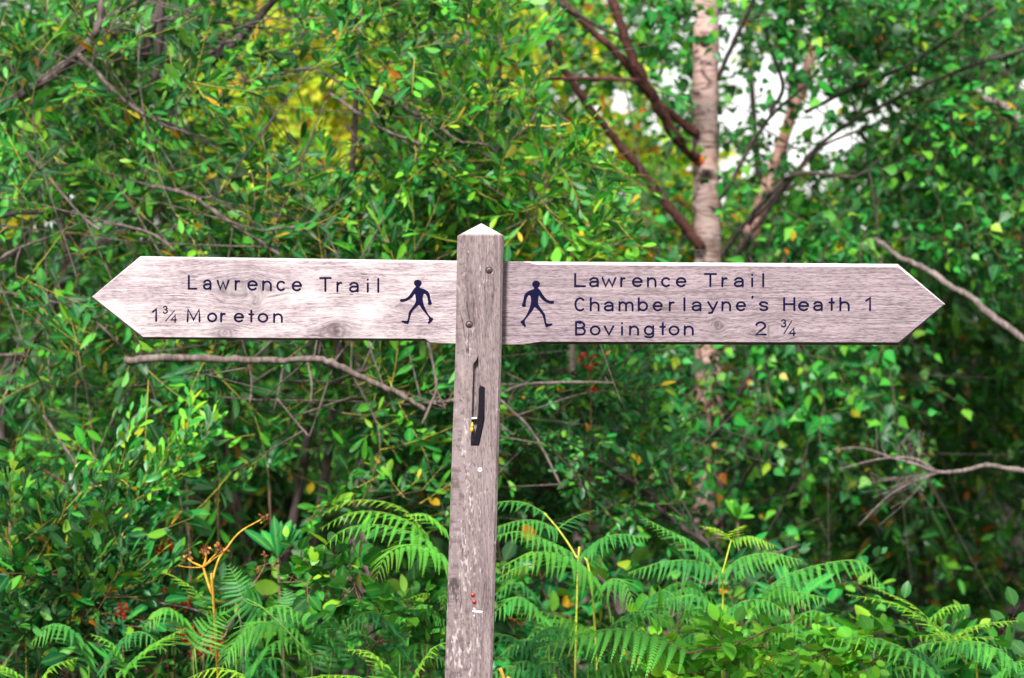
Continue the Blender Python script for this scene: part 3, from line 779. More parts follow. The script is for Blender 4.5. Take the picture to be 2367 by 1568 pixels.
def scatter(mb, limbs, boxes, d0, d1, kind, per=12, droop=0.1, scale=1.0, tmb=None, reach=(.35, .6), twig_r=.0028, up=.25, keep=None, gap=1.0, margin=60, lmax=1.0):
    """fine branches fanning off the limbs through the pixel boxes, each set with sprigs"""
    limbs = np.asarray(limbs)
    S_pos, S_dir, S_sc, S_k = [], [], [], []
    for (x0, y0, x1, y1, n) in boxes:
        g = max(1, int(math.ceil(math.sqrt(n))))
        asp = (x1 - x0) / (y1 - y0)
        gxn = max(1, round(math.sqrt(n * asp))); gyn = max(1, math.ceil(n / gxn))
        cells = [(i, j) for i in range(gxn) for j in range(gyn)]
        random.shuffle(cells)
        for (i, j) in cells[:n]:
            px = x0 + (x1 - x0) * (i + random.random()) / gxn
            py = y0 + (y1 - y0) * (j + random.random()) / gyn
            if keep and not keep(px, py): continue
            d = random.uniform(d0, d1)
            c = P(px, py, d)
            if c[2] < .1: continue
            dist = np.linalg.norm(limbs - c, axis=1)
            w = np.exp(-dist / .35) + 1e-9
            q = limbs[rng.choice(len(limbs), p=w / w.sum())]
            v = c - q
            L = np.linalg.norm(v)
            if L > lmax: q = c - v / L * random.uniform(.6, 1.0) * lmax; v = c - q; L = np.linalg.norm(v)
            if L < .1: v = rng.normal(0, 1, 3); v[2] = abs(v[2]); v = unit(v) * .3 * min(1, lmax); q = c - v; L = .3
            out = unit(unit(v) + rng.normal(0, .45, 3)) * random.uniform(*reach)
            end = c + out + np.array([0, 0, -droop * .6])
            mid = (q + c) / 2 + (rng.normal(0, .05, 3) + np.array([0, 0, .05])) * min(1, L)
            path = spline([q, mid, c, end], 6)
            if tmb is not None and not (random.random() < .85 and sky_gap(to_px(path)).any()):
                tmb.tube(path, np.linspace(twig_r, twig_r * .35, len(path)), 5, cap=False)
            T = unit(np.gradient(path, axis=0))
            for k in range(per):
                f = .28 + .72 * (k + random.random()) / per
                a = f * (len(path) - 1); i0 = min(int(a), len(path) - 2)
                p = path[i0] + (path[i0 + 1] - path[i0]) * (a - i0)
                dr = unit(T[i0] * .7 + rng.normal(0, .55, 3) + np.array([0, -.12, up - droop]))
                S_pos.append(p); S_dir.append(dr); S_sc.append(random.uniform(.6, 1.35) * scale); S_k.append(random.randrange(len(SP[kind])))
    S_pos, S_dir, S_sc, S_k = map(np.array, (S_pos, S_dir, S_sc, S_k))
    q = to_px(S_pos + S_dir * .09 * S_sc[:, None])
    ok = np.zeros(len(q), bool)
    for (x0, y0, x1, y1, n) in boxes: ok |= (q[:, 0] > x0 - margin) & (q[:, 0] < x1 + margin) & (q[:, 1] > y0 - margin) & (q[:, 1] < y1 + margin)
    ok &= ~(sky_gap(q, 1.08 if gap >= 1 else 1.0) & (rng.random(len(q)) < gap))
    if d1 < 9:
        for (cx, cy, rx, ry) in HOLLOW: ok &= ~((((q[:, 0] - cx) / rx) ** 2 + ((q[:, 1] - cy) / ry) ** 2 < 1) & (rng.random(len(q)) < .72))
        for (cx, cy, rx, ry) in GLOW: ok &= ~((((q[:, 0] - cx) / rx) ** 2 + ((q[:, 1] - cy) / ry) ** 2 < 1) & (rng.random(len(q)) < .93))
    nl = np.maximum.reduce([near_limb(to_px(S_pos + S_dir * e * S_sc[:, None]), S_pos[:, 1]) for e in (.02, .09, .17)])
    ok &= ~(rng.random(len(q)) < nl)
    S_pos, S_dir, S_sc, S_k = S_pos[ok], S_dir[ok], S_sc[ok], S_k[ok]
    upv = np.array([0, -.35, 1.0]) + rng.normal(0, .45, (len(S_pos), 3))
    rot = frame(S_dir, upv)
    for k in range(len(SP[kind])):
        m = S_k == k
        if m.any(): mb.inst(SP[kind][k], S_pos[m], rot[m], S_sc[m])

def limb_pts(paths):
    return np.concatenate([spline(p, 8) for p in paths])

def bush(name, label, cat, limbs_px, boxes, d0, d1, kind, leafm, barkm, per=12, scale=1.0, droop=.1, trunk_r=.03, group=None, twm=None, up=.25, limb_parts=True, keep=None, reach=(.35, .6), margin=60, lmax=1.0):
    """a shrub or tree: limbs_px = [(pixel path, d_start, d_end, r0, r1, bark)], first point of the first path is carried to the ground"""
    dm = (d0 + d1) / 2
    x0 = np.mean([(b[0] + b[2]) / 2 for b in boxes]); 
    base = P(x0, 784, dm); base[2] = gz(base[0], base[1])
    root = thing(name, base, label, cat, group)
    paths = []
    for (pp, a, b, r0, r1, bk) in limbs_px:
        q = pix(pp, a, b); s = spline(q, 6); paths.append(q)
        s = s + rng.normal(0, r0 * .16, s.shape)
        mb = MB(); mb.tube(s, np.linspace(r0, r1, len(s)) * (1 + .09 * rng.normal(0, 1, len(s))), 9, wob=.07); mb.build('branch', bk or barkm, root)
    # stems from the ground into the crown
    mb = MB()
    ns = 3
    top = min(b[1] for b in boxes); 
    for k in range(ns):
        bx = boxes[k % len(boxes)]
        tx = random.uniform(bx[0] * .7 + bx[2] * .3, bx[0] * .3 + bx[2] * .7)
        tip = P(tx, bx[1] * .8 + bx[3] * .2, random.uniform(dm, d1))
        b0 = base + np.array([random.uniform(-.15, .15), random.uniform(-.05, .25), -.05])
        mid = b0 * .5 + tip * .5 + np.array([random.uniform(-.1, .1), .1, .1])
        q = np.array([b0, b0 * .8 + mid * .2 + [0, 0, .1], mid, tip]); paths.append(q)
        s = spline(q, 6); mb.tube(s, np.linspace(trunk_r, trunk_r * .25, len(s)), 8, wob=.04)
    mb.build('stem', barkm, root)
    lp = limb_pts(paths)
    tm = MB(); fm = MB()
    scatter(fm, lp, boxes, d0, d1, kind, per, droop, scale, tm, up=up, keep=keep, reach=reach, margin=margin, lmax=lmax)
    if tm.n: tm.build('twigs', barkm, root)
    fm.build('foliage', [leafm, twm or M['twig_dark']], root)
    return root

# the birch limbs are laid out first, so that the shrubs in front leave them in view
px9 = K * 9
RB, DK = M['bark_red'], M['bark_dark']
bpath = [(1634, -80), (1632, 100), (1630, 300), (1633, 450), (1636, 600), (1640, 800), (1638, 1000), (1636, 1180), (1632, 1330)]
bl = [
 ([(1612, 368), (1570, 325), (1530, 265), (1490, 190), (1445, 90), (1400, -40)], 8.95, 8.6, 13 * px9, 10 * px9, RB),
 ([(1610, 310), (1560, 270), (1505, 225), (1440, 140), (1370, 70), (1290, 0)], 8.95, 8.7, 11 * px9, 8 * px9, RB),
 ([(1622, 575), (1560, 495), (1500, 420), (1420, 320), (1345, 225), (1285, 130), (1250, 50)], 8.95, 8.6, 12 * px9, 7 * px9, RB),
 ([(1290, 5), (1380, 60), (1460, 95)], 8.6, 8.7, 4 * px9, 4 * px9, DK),
 ([(1090, 190), (1200, 185), (1330, 182), (1480, 185)], 8.5, 8.7, 4 * px9, 5 * px9, RB),
 ([(1650, 480), (1690, 420), (1740, 330), (1790, 260), (1860, 200)], 9.0, 8.8, 6 * px9, 3.5 * px9, DK),
 ([(1780, 260), (1810, 200), (1780, 110), (1770, 60)], 8.9, 8.8, 5 * px9, 4 * px9, DK),
 ([(1660, 600), (1720, 520), (1790, 440), (1850, 400), (1960, 410), (2010, 395)], 9.0, 8.7, 6 * px9, 3.5 * px9, DK),
 ([(1730, 520), (1820, 420), (1900, 340), (1990, 300)], 9.0, 8.7, 4 * px9, 3 * px9, DK),
 ([(1680, 620), (1780, 480), (1900, 330), (2050, 240), (2200, 170), (2380, 110)], 9.2, 8.8, 6 * px9, 4 * px9, DK),
 ([(1650, 200), (1700, 90), (1760, -40)], 9.0, 8.8, 6 * px9, 5 * px9, DK),
 ([(1860, 260), (1960, 210), (2100, 150), (2300, 20)], 8.9, 8.7, 5 * px9, 4 * px9, DK),
 ([(1650, 1010), (1700, 930), (1745, 850)], 8.9, 8.7, 7 * px9, 4 * px9, DK),
 ([(1660, 1220), (1720, 1110), (1760, 1050)], 8.9, 8.7, 6 * px9, 4 * px9, DK),
]
CORR.append((bpath[:5], 30, 9.0, .85))
for (pp, a, b, r0, r1, bk) in bl: CORR.append((pp, 9 + 1.2 * r0 / px9, max(a, b), .97))
# ------------------------------------------------------------------ willow shrubs
W = M['bark_willow']; PALE = M['bark_pale']; DK = M['bark_dark']
px7 = K * 7.2
wl = [
 ([(-60, 285), (0, 245), (90, 195), (150, 150), (215, 85), (232, 30), (240, -40)], 7.3, 7.3, 13 * px7, 8 * px7, W),
 ([(215, 85), (250, 40), (320, 5), (380, -30)], 7.3, 7.25, 8 * px7, 5 * px7, W),
 ([(180, 125), (240, 185), (290, 235), (370, 285), (440, 310)], 7.25, 7.0, 6 * px7, 3 * px7, PALE),
 ([(356, 190), (368, 100), (372, 20), (380, -40)], 7.5, 7.5, 10 * px7, 8 * px7, DK),
 ([(330, 140), (350, 60), (390, -30)], 7.7, 7.7, 12 * px7, 9 * px7, W),
 ([(465, 165), (510, 125), (570, 70), (650, -20)], 7.6, 7.5, 12 * px7, 9 * px7, DK),
 ([(460, 145), (520, 100), (560, 92)], 7.5, 7.5, 6 * px7, 4 * px7, W),
 ([(350, 50), (450, 45), (560, 60), (620, 65)], 7.4, 7.4, 4 * px7, 3 * px7, DK),
 ([(345, 430), (400, 440), (450, 458), (520, 505), (600, 558), (648, 592)], 7.1, 6.9, 5.5 * px7, 3.5 * px7, PALE),
 ([(610, 535), (700, 520), (750, 495)], 6.9, 6.9, 3 * px7, 2 * px7, PALE),
 ([(285, 832), (400, 829), (520, 830), (640, 834), (735, 830), (790, 850), (860, 882), (930, 915), (985, 950)], 6.7, 6.7, 9 * px7, 5 * px7, PALE),
 ([(735, 834), (820, 862), (870, 835)], 6.9, 7.0, 6 * px7, 4 * px7, DK),
 ([(975, 932), (1010, 930), (1060, 925)], 6.9, 6.9, 4 * px7, 4 * px7, PALE),
 ([(572, 832), (582, 880), (577, 935)], 6.88, 6.85, 3 * px7, 2 * px7, PALE),
 ([(655, 850), (645, 900), (632, 950)], 6.88, 6.85, 3 * px7, 2 * px7, PALE),
 ([(640, 920), (680, 970), (715, 1010)], 6.86, 6.85, 2.5 * px7, 2 * px7, PALE),
 ([(708, 834), (720, 880), (719, 932)], 6.88, 6.85, 3 * px7, 2 * px7, PALE),
 ([(990, 790), (1003, 850), (1008, 900), (985, 960), (975, 980)], 6.8, 6.8, 3.5 * px7, 2.5 * px7, PALE),
 ([(1008, 900), (1022, 930), (1030, 945)], 6.8, 6.8, 2.5 * px7, 2 * px7, PALE),
 ([(335, 420), (315, 480), (300, 530), (190, 590)], 7.9, 7.9, 16 * px7, 14 * px7, W),
 ([(150, 560), (145, 640), (110, 720), (60, 800), (5, 900), (0, 1100)], 8.0, 8.0, 14 * px7, 20 * px7, W),
 ([(0, 600), (40, 575), (110, 550)], 7.1, 7.1, 5 * px7, 3 * px7, PALE),
 ([(-20, 505), (40, 492), (100, 492)], 7.1, 7.1, 5 * px7, 5 * px7, DK),
 ([(240, 515), (320, 530), (370, 552), (405, 580)], 7.0, 6.9, 4 * px7, 2.5 * px7, PALE),
 ([(-20, 672), (80, 690), (190, 720), (290, 810)], 7.0, 7.0, 3 * px7, 2.5 * px7, PALE),
 ([(-20, 822), (40, 820), (60, 822)], 7.0, 7.0, 4 * px7, 3 * px7, PALE),
 ([(60, 350), (120, 420), (190, 500), (230, 530)], 7.1, 7.0, 3.5 * px7, 2.5 * px7, PALE),
 ([(100, 960), (160, 1050), (220, 1130), (238, 1165)], 6.9, 6.9, 3.5 * px7, 2.5 * px7, PALE),
 ([(90, 1080), (160, 1125), (230, 1172), (290, 1160), (360, 1152)], 6.75, 6.7, 3 * px7, 2.2 * px7, M['bark_red']),
]
for (pp, a, b, r0, r1, bk) in wl: CORR.append((pp, 9 + r0 / px7 * .9, max(a, b)))
sallow_l = bush('willow_shrub', 'large willow shrub filling the left side, with a long bare horizontal branch', 'shrub',
    wl, [(-100, -80, 640, 560, 62), (560, -80, 1080, 150, 22), (640, 330, 1080, 600, 24), (-100, 560, 1080, 1180, 78)], 6.9, 8.2, 'willow', M['willow'], W, per=12, twm=M['twig'])
wc = [
 ([(640, 172), (720, 160), (800, 200), (905, 245), (980, 275)], 7.4, 7.2, 4 * px7, 2.5 * px7, PALE),
 ([(760, 215), (870, 290), (950, 325), (1020, 345)], 7.2, 7.0, 4.5 * px7, 2.5 * px7, PALE),
 ([(830, 190), (920, 240), (1010, 290), (1060, 325), (1130, 335)], 7.3, 7.0, 4.5 * px7, 2.5 * px7, PALE),
 ([(1115, 375), (1170, 330), (1222, 292), (1255, 225)], 7.1, 7.0, 4 * px7, 2.5 * px7, PALE),
 ([(1215, 290), (1280, 292), (1320, 285)], 7.0, 7.0, 3 * px7, 2 * px7, M['twig']),
 ([(1000, 20), (1080, 60), (1120, 80)], 7.2, 7.2, 4 * px7, 3 * px7, PALE),
 ([(800, 290), (860, 365), (880, 400)], 7.4, 7.4, 4 * px7, 3 * px7, W),
 ([(1190, 600), (1230, 520), (1260, 440), (1360, 470)], 7.1, 7.0, 3 * px7, 2 * px7, M['twig']),
]
for (pp, a, b, r0, r1, bk) in wc: CORR.append((pp, 6, max(a, b)))
bush('willow_shrub', 'bright young willow shrub rising behind the top of the signpost, with yellow twigs', 'shrub',
    wc, [(860, -80, 1290, 330, 28), (900, 300, 1400, 640, 40)], 6.9, 8.1, 'willow', M['willow_young'], W, per=12, twm=M['twig'], up=.35)
wd = [
 ([(1130, 930), (1200, 892), (1300, 884), (1420, 885)], 7.2, 7.1, 3.5 * px7, 2.5 * px7, PALE),
 ([(1150, 920), (1220, 985), (1260, 1050), (1300, 1130)], 7.0, 7.0, 3.5 * px7, 2.5 * px7, PALE),
 ([(1440, 1100), (1490, 1140), (1540, 1190), (1640, 1260)], 7.6, 7.5, 8 * px7, 6 * px7, DK),
]
bush('willow_shrub', 'low small leaved willow shrub below the boards on either side of the post', 'shrub',
    wd, [(880, 790, 1130, 1260, 26), (1080, 790, 1560, 1280, 48)], 7.2, 8.5, 'willow_small', M['willow_dark'], W, per=14, twm=M['twig_dark'])

# ------------------------------------------------------------------ birches
q = pix(bpath, 9.0)
foot = q[-1] * np.array([1, 1, 0]); foot[2] = gz(foot[0], foot[1]); foot[1] += .1
top = q[0] + (q[0] - q[1]) * 6
birch = thing('birch_tree', foot, 'upright birch tree with white peeling bark and red brown limbs behind the Bovington board', 'tree')
trunk_pts = spline(np.concatenate([[top], q, [foot + [0, 0, -.1]]]), 8)
mb = MB(); n = len(trunk_pts); zz = trunk_pts[:, 2]
rad = np.interp(zz, [0, .7, 1.6, 2.6, 8], [.075, .060, .054, .049, .02]) * (1 + .04 * rng.normal(0, 1, n))
mb.tube(trunk_pts, rad, 16, wob=.025)
trunk = mb.build('trunk', M['birch_bark'], birch)
# old branch scars
def scar(px, py, rx, rz, mat, parent, prot=.008):
    c = P(px, py, 9.0); i = np.argmin(abs(zz - c[2])); r = rad[i]; cx, cy = trunk_pts[i][0], trunk_pts[i][1]
    th0 = math.atan2(-math.sqrt(max(0, r * r - min(r * .95, abs(c[0] - cx)) ** 2)), c[0] - cx)
    V = []; F4 = []; F3 = []
    seg = 14
    for k, f in enumerate((1.0, .6, .0)):
        for i2 in range(seg if f else 1):
            a = i2 / seg * 2 * math.pi
            th = th0 + f * rx * math.cos(a) / r; z = c[2] + f * rz * math.sin(a)
            rr = r + (.001 if k == 0 else prot * (1 - f * .4))
            V.append((cx + rr * math.cos(th), cy + rr * math.sin(th), z))
    for i2 in range(seg):
        j = (i2 + 1) % seg
        F4.append((i2, j, seg + j, seg + i2)); F3.append((seg + i2, seg + j, 2 * seg))
    b = MB(); b.add(V, {4: F4, 3: F3}); return b.build('bark_scar', mat, parent)
scar(1627, 100, .022, .024, M['scar_dark'], birch)
scar(1612, 372, .028, .022, M['scar'], birch, .02)
scar(1640, 1270, .03, .02, M['scar_dark'], birch)
paths = [np.concatenate([q])]
for (pp, a, b, r0, r1, bk) in bl:
    qq = pix(pp, a, b); paths.append(qq); s = spline(qq, 6); s = s + rng.normal(0, r0 * .15, s.shape)
    mb = MB(); mb.tube(s, np.linspace(r0, r1, len(s)), 9, wob=.04); mb.build('branch', bk, birch)
fm, tm = MB(), MB()
lp = limb_pts(paths)
boxes = [(1230, -90, 1640, 200, 12), (1260, 180, 1620, 600, 13), (1640, -90, 2420, 90, 30), (2040, 60, 2440, 420, 32), (1680, 90, 2060, 420, 9), (1680, 410, 2420, 640, 38), (1480, 780, 1800, 1250, 30), (1700, 780, 2120, 1060, 26)]
scatter(fm, lp, boxes, 8.3, 9.9, 'birch', 15, .4, 1.0, tm, up=.1, twig_r=.003, gap=.6)
tm.build('twigs', M['bark_dark'], birch)
fm.build('foliage', [M['birch'], M['twig_dark']], birch)

# second birch: a pink leaning stem behind
q2 = pix([(1690, 700), (1722, 590), (1760, 470), (1795, 370), (1840, 235), (1880, 120), (1915, 20), (1950, -80)], 10.4, 10.8)
foot2 = np.array([q2[0][0] - .35, 10.3, 0]); foot2[2] = gz(foot2[0], foot2[1])
birch2 = thing('birch_tree', foot2, 'slender pink barked birch stem leaning right, just right of the white birch trunk', 'tree')
CORR.append(([(1690, 700), (1722, 590), (1760, 470), (1795, 370), (1840, 235), (1880, 120), (1915, 20), (1950, -80)], 22, 10.5))
s = spline(np.concatenate([[foot2 + [0, 0, -.1]], q2, [q2[-1] + (q2[-1] - q2[-2]) * 5]]), 7)
mb = MB(); mb.tube(s, np.linspace(.042, .012, len(s)), 12, wob=.05); mb.build('trunk', M['birch_bark_pink'], birch2)
fm, tm = MB(), MB()
qq = pix([(1880, 120), (1990, 40), (2100, -60)], 10.8, 10.6); ss = spline(qq, 6); tm.tube(ss, np.linspace(.012, .006, len(ss)), 7)
qq2 = pix([(1760, 470), (1850, 420), (1990, 330)], 10.5, 10.3); ss2 = spline(qq2, 6); tm.tube(ss2, np.linspace(.012, .006, len(ss2)), 7)
scatter(fm, np.concatenate([s, ss, ss2]), [(1700, -90, 2200, 100, 8), (1950, 100, 2350, 420, 10), (1760, 430, 2200, 640, 10)], 10.2, 11.4, 'birch', 12, .4, 1.1, tm, up=.1)
tm.build('branch', M['bark_dark'], birch2)
fm.build('foliage', [M['birch'], M['twig_dark']], birch2)

# leaning dead stem on the right
def bare(name, label, cat, path, d0, d1, r0, r1, mat, extra=(), wob=.05, ground=True):
    q = pix(path, d0, d1)
    if ground:
        e = q[-1] + (q[-1] - q[-2]) * 1.0; g = e + (q[-1] - q[-2]) * 2.2; g[2] = gz(g[0], g[1]) - .05
        q = np.concatenate([q, [g]])
    base = q[-1].copy()
    root = thing(name, base, label, cat)
    s = spline(q, 7); s = s + rng.normal(0, r0 * .17, s.shape); mb = MB(); mb.tube(s, np.linspace(r0, r1, len(s)) * (1 + .08 * rng.normal(0, 1, len(s))), 10, wob=wob); mb.build('stem', mat, root)
    for (pp, a, b, ra, rb) in extra:
        s = spline(pix(pp, a, b), 6); mb = MB(); mb.tube(s, np.linspace(ra, rb, len(s)), 6, wob=.06); mb.build('branch', mat, root)
    return root
px85 = K * 8.6
CORR.append(([(1975, 518), (2080, 590), (2200, 662), (2290, 725), (2375, 792)], 9, 8.3, .2))
bare('dead_sapling', 'pale bare stem slanting down to the right behind the tip of the Bovington board', 'dead branch',
     [(2020, 552), (2050, 572), (2085, 598), (2140, 622), (2200, 664), (2245, 688), (2290, 728), (2375, 792), (2480, 880)], 8.5, 8.2, 5.2 * px85, 8.5 * px85, M['bark_grey'])
bare('dead_sapling', 'short pale limb slanting in from the right edge high above the Bovington board tip', 'dead branch',
     [(2255, 205), (2285, 232), (2312, 240), (2345, 268), (2375, 290), (2480, 370)], 8.5, 8.4, 7 * px85, 11 * px85, M['bark_grey'])
px75 = K * 7.8
hair = []
for k in range(26):
    t = random.random(); sx, sy = 2060 + 110 * t, 1105 - 15 * t
    ex, ey = sx - random.uniform(-60, 150), sy + random.uniform(-40, 140)
    hair.append(([(sx, sy), ((sx + ex) / 2 + random.uniform(-12, 12), (sy + ey) / 2 + random.uniform(-4, 16)), (ex, ey)], 7.75, 7.75 + random.uniform(-.25, .25), .7 * px75, .4 * px75))
for k in range(14):
    sx = random.uniform(1990, 2160); sy = 1050 + (sx - 1990) * .18
    hair.append(([(sx, sy), (sx + random.uniform(-20, 20), sy - random.uniform(15, 40)), (sx + random.uniform(-30, 40), sy - random.uniform(40, 90))], 7.8, 7.8, 1.0 * px75, .5 * px75))
bare('dead_branch', 'twisted grey dead branch with hair thin twigs reaching in from the right edge', 'dead branch',
     [(1925, 1040), (1990, 1036), (2060, 1058), (2130, 1078), (2170, 1092), (2230, 1088), (2280, 1076), (2330, 1084), (2380, 1092), (2520, 1130)], 7.8, 7.8, 1.6 * px75, 8 * px75, M['bark_grey'],
     [([(2165, 1094), (2100, 1120), (2050, 1150), (1985, 1215)], 7.8, 7.7, 3.6 * px75, 1.2 * px75), ([(2165, 1090), (2110, 1060), (2030, 1062), (1940, 1085)], 7.8, 7.8, 3.6 * px75, 1.2 * px75)] + hair)

# ------------------------------------------------------------------ trees and bushes further back
bush('evergreen_bush', 'dark evergreen bush with scattered orange leaves right of and below the Bovington board tip', 'bush',
     [], [(2020, 560, 2480, 1380, 58), (1840, 960, 2100, 1330, 16)], 9.6, 11.2, 'ever', M['dark'], DK, per=13)
bush('evergreen_bush', 'added black green bush standing in for deep shade in the hollow left of the post', 'bush',
     [], [(200, 960, 780, 1400, 34)], 8.7, 9.6, 'ever', M['deep'], DK, per=12, reach=(.1, .25), margin=40, lmax=.6)  # bush added so that near-black leaves give the hollow its shade
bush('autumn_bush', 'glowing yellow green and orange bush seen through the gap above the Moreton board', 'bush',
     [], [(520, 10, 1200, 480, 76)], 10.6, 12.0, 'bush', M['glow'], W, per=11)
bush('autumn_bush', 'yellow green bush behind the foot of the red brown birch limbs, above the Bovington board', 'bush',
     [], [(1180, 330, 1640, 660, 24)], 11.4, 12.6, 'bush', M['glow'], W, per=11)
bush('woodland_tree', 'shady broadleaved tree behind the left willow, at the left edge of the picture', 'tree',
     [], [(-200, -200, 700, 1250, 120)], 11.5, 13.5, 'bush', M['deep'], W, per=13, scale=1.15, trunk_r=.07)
bush('woodland_tree', 'mid green tree in the middle distance directly behind the signpost', 'tree',
     [], [(600, 420, 1560, 1280, 78)], 12.5, 14.5, 'bush', M['mid'], W, per=13, scale=1.15, trunk_r=.07)
bush('woodland_tree', 'light green tree above the signpost, left of the birch limbs', 'tree',
     [], [(560, -220, 1330, 430, 60)], 13.5, 15.5, 'bush', M['mid'], W, per=13, scale=1.2, trunk_r=.08)
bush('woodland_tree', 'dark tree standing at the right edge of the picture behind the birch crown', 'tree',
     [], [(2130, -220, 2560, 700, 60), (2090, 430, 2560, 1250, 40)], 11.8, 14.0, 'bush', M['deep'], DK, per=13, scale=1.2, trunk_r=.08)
bush('woodland_tree', 'mid green tree behind the lower trunk of the white birch', 'tree',
     [], [(1440, 470, 2150, 1240, 64)], 12.5, 14.5, 'bush', M['mid'], W, per=13, scale=1.15, trunk_r=.07)
bush('evergreen_bush', 'added black green bush on the far bank, darkening the gap behind the water', 'bush', [], [(1900, 900, 2560, 1330, 60)], 17.5, 19.5, 'ever', M['deep'], DK, per=14, scale=2.0, trunk_r=.05)  # added to darken the water's surroundings and cover the bright sky there
bush('woodland_tree', 'pale green tree crown high above the Bovington board, behind the birch limbs', 'tree', [], [(1290, -260, 2160, 40, 30), (1250, 40, 2140, 480, 42)], 12.5, 14.0, 'birch', M['mid'], DK, per=13, scale=1.3, trunk_r=.05)
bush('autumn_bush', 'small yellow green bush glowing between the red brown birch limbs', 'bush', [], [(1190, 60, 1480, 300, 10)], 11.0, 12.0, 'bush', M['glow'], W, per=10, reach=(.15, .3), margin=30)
# far wood as one mass
fm, tm = MB(), MB()
lim = np.array([P(x, y, 22) for x in range(-200, 2700, 150) for y in range(-100, 1200, 150)])
scatter(fm, lim, [(-300, -300, 1290, 1330, 230), (2080, -300, 2700, 1330, 50), (1280, 470, 2100, 1330, 44)], 20, 25, 'bush', 16, 0, 2.6, None)
fw = fm.build('far_wood', [M['mid'], M['twig_dark']])
tag(fw, 'far green wood closing the view behind the nearer trees', 'wood', kind='stuff')

# ------------------------------------------------------------------ undergrowth
def rosette(px, py, d, n, L, Wd, label, spread=(25, 75), lean=(0, 0), name='strap_leaved_plant', mat='rhodo', cat='plant', face=0.0):
    c = P(px, py, d); base = c.copy(); base[2] = gz(c[0], c[1])
    root = thing(name, base, label, cat)
    mb = MB(); mb.tube(spline([base - [0, 0, .05], (base + c) / 2 + [.02, .03, 0], c], 5), .004, 6); mb.build('stem', M['twig_dark'], root)
    f = MB()
    for i in range(n):
        az = i * 2.4 + random.uniform(-.3, .3)
        el = R(random.uniform(*spread))
        dr = np.array([math.cos(az) * math.sin(el) + lean[0], math.sin(az) * math.sin(el) * .8 - face, math.cos(el) + lean[1]])
        s = random.uniform(.75, 1.1)
        V, rib, F3, F4 = leaf(L * s, Wd, STRAP_ROWS, .25, random.uniform(.02, .3))
        fr = frame(unit(dr)[None], np.array([[-.2 * dr[0], -.6, .9]]))[0]
        f.add(V @ fr.T + c, {3: F3, 4: F4}, 0, random.random(), rib)
    f.build('leaves', M[mat], root)
    return root
rosette(642, 1290, 6.7, 11, .115, .26, 'upright green strap leaved seedling between the dry stalk and the post', (5, 55))
rosette(425, 960, 7.3, 12, .16, .28, 'large leaved plant just under the bare horizontal branch', (0, 80))
rosette(520, 905, 7.6, 9, .17, .30, 'bright broad leaved plant right under the Moreton board', (0, 85))
rosette(415, 1185, 6.8, 9, .10, .28, 'dark strap leaved sprig hanging over the red seed heads', (60, 140))
rosette(500, 1130, 7.2, 11, .13, .26, 'dark strap leaved plant in the shade below the bare branch', (20, 100))
rosette(620, 1085, 7.2, 9, .10, .26, 'small strap leaved plant right of the shady hollow', (20, 100))
rosette(1705, 1200, 7.9, 8, .075, .36, 'lime green broad leaved sprig right of the birch trunk foot', (10, 90), mat='bramble')
rosette(1830, 1400, 6.6, 10, .14, .22, 'bright strap leaved plant among the ferns right of the tall yellow stalk', (5, 80))
rosette(20, 1160, 6.6, 7, .14, .36, 'broad bright leaves at the left edge below the willow', (20, 90), mat='bramble')

# leafy spray in front at lower left (willow shoots)
def shoots(name, label, cat, paths, d, kind, leafm, twm, every=9, scale=1.0, r=.0022, barkm=None, per_dir=(0, -.2, .35)):
    q0 = pix(paths[0], d)
    base = q0[0].copy(); base[2] = gz(base[0], base[1])
    root = thing(name, base, label, cat)
    tm, fm = MB(), MB()
    for pp in paths:
        q = pix(pp, d, d + random.uniform(-.15, .15))
        if pp is paths[0]: q = np.concatenate([[base - [0, 0, .05]], q])
        s = spline(q, 8); tm.tube(s, np.linspace(r, r * .5, len(s)), 5)
        T = unit(np.gradient(s, axis=0))
        st = 6 if pp is paths[0] else 1
        ids = rng.integers(st, len(s), every)
        dirs = unit(T[ids] * .8 + rng.normal(0, .5, (every, 3)) + np.array(per_dir))
        rot = frame(dirs, np.array([0, -.5, .9]) + rng.normal(0, .3, (every, 3)))
        for k in range(every):
            fm.inst(SP[kind][random.randrange(len(SP[kind]))], s[ids[k:k + 1]], rot[k:k + 1], [random.uniform(.7, 1.1) * scale])
    tm.build('stem', barkm or twm, root); fm.build('foliage', [leafm, twm], root)
    return root
shoots('willow_sapling', 'willow sapling with upright glossy shoots at the left edge above the bracken', 'sapling',
       [[(60, 1500), (40, 1380), (100, 1270), (150, 1180)], [(140, 1400), (200, 1310), (290, 1240)], [(100, 1420), (220, 1380), (330, 1350)], [(20, 1350), (40, 1250), (30, 1150)], [(120, 1300), (250, 1290), (300, 1200)]],
       6.5, 'willow', M['willow_dark'], M['twig'], 12, 1.15)
shoots('willow_sapling', 'glossy leaved willow shoot standing out against the dark hollow left of the post', 'sapling',
       [[(250, 1200), (330, 1150), (400, 1110), (440, 1075)], [(330, 1120), (400, 1090), (420, 1060)], [(200, 1130), (290, 1110), (350, 1090)]],
       6.5, 'willow', M['willow_young'], M['twig'], 10, 1.0)
def bramble(label, boxes, d0, d1, leafm, scale=1.0, kind='bramble', per=9, cat='bramble', name='bramble_bush'):
    return bush(name, label, cat, [], boxes, d0, d1, kind, leafm, M['browncane'], per=per, scale=scale, trunk_r=.005, up=.3, twm=M['browncane'], reach=(.06, .14), margin=25, lmax=.3)
bramble('dark green bramble mound at the lower left corner behind the bracken', [(-60, 1340, 480, 1620, 26), (-60, 1240, 260, 1400, 6)], 6.4, 7.1, M['willow_dark'], 1.25, 'willow')
bramble('broad leaved bramble left of the post, under the arching bracken', [(480, 1340, 1040, 1600, 14)], 6.9, 7.5, M['bramble'], .9)
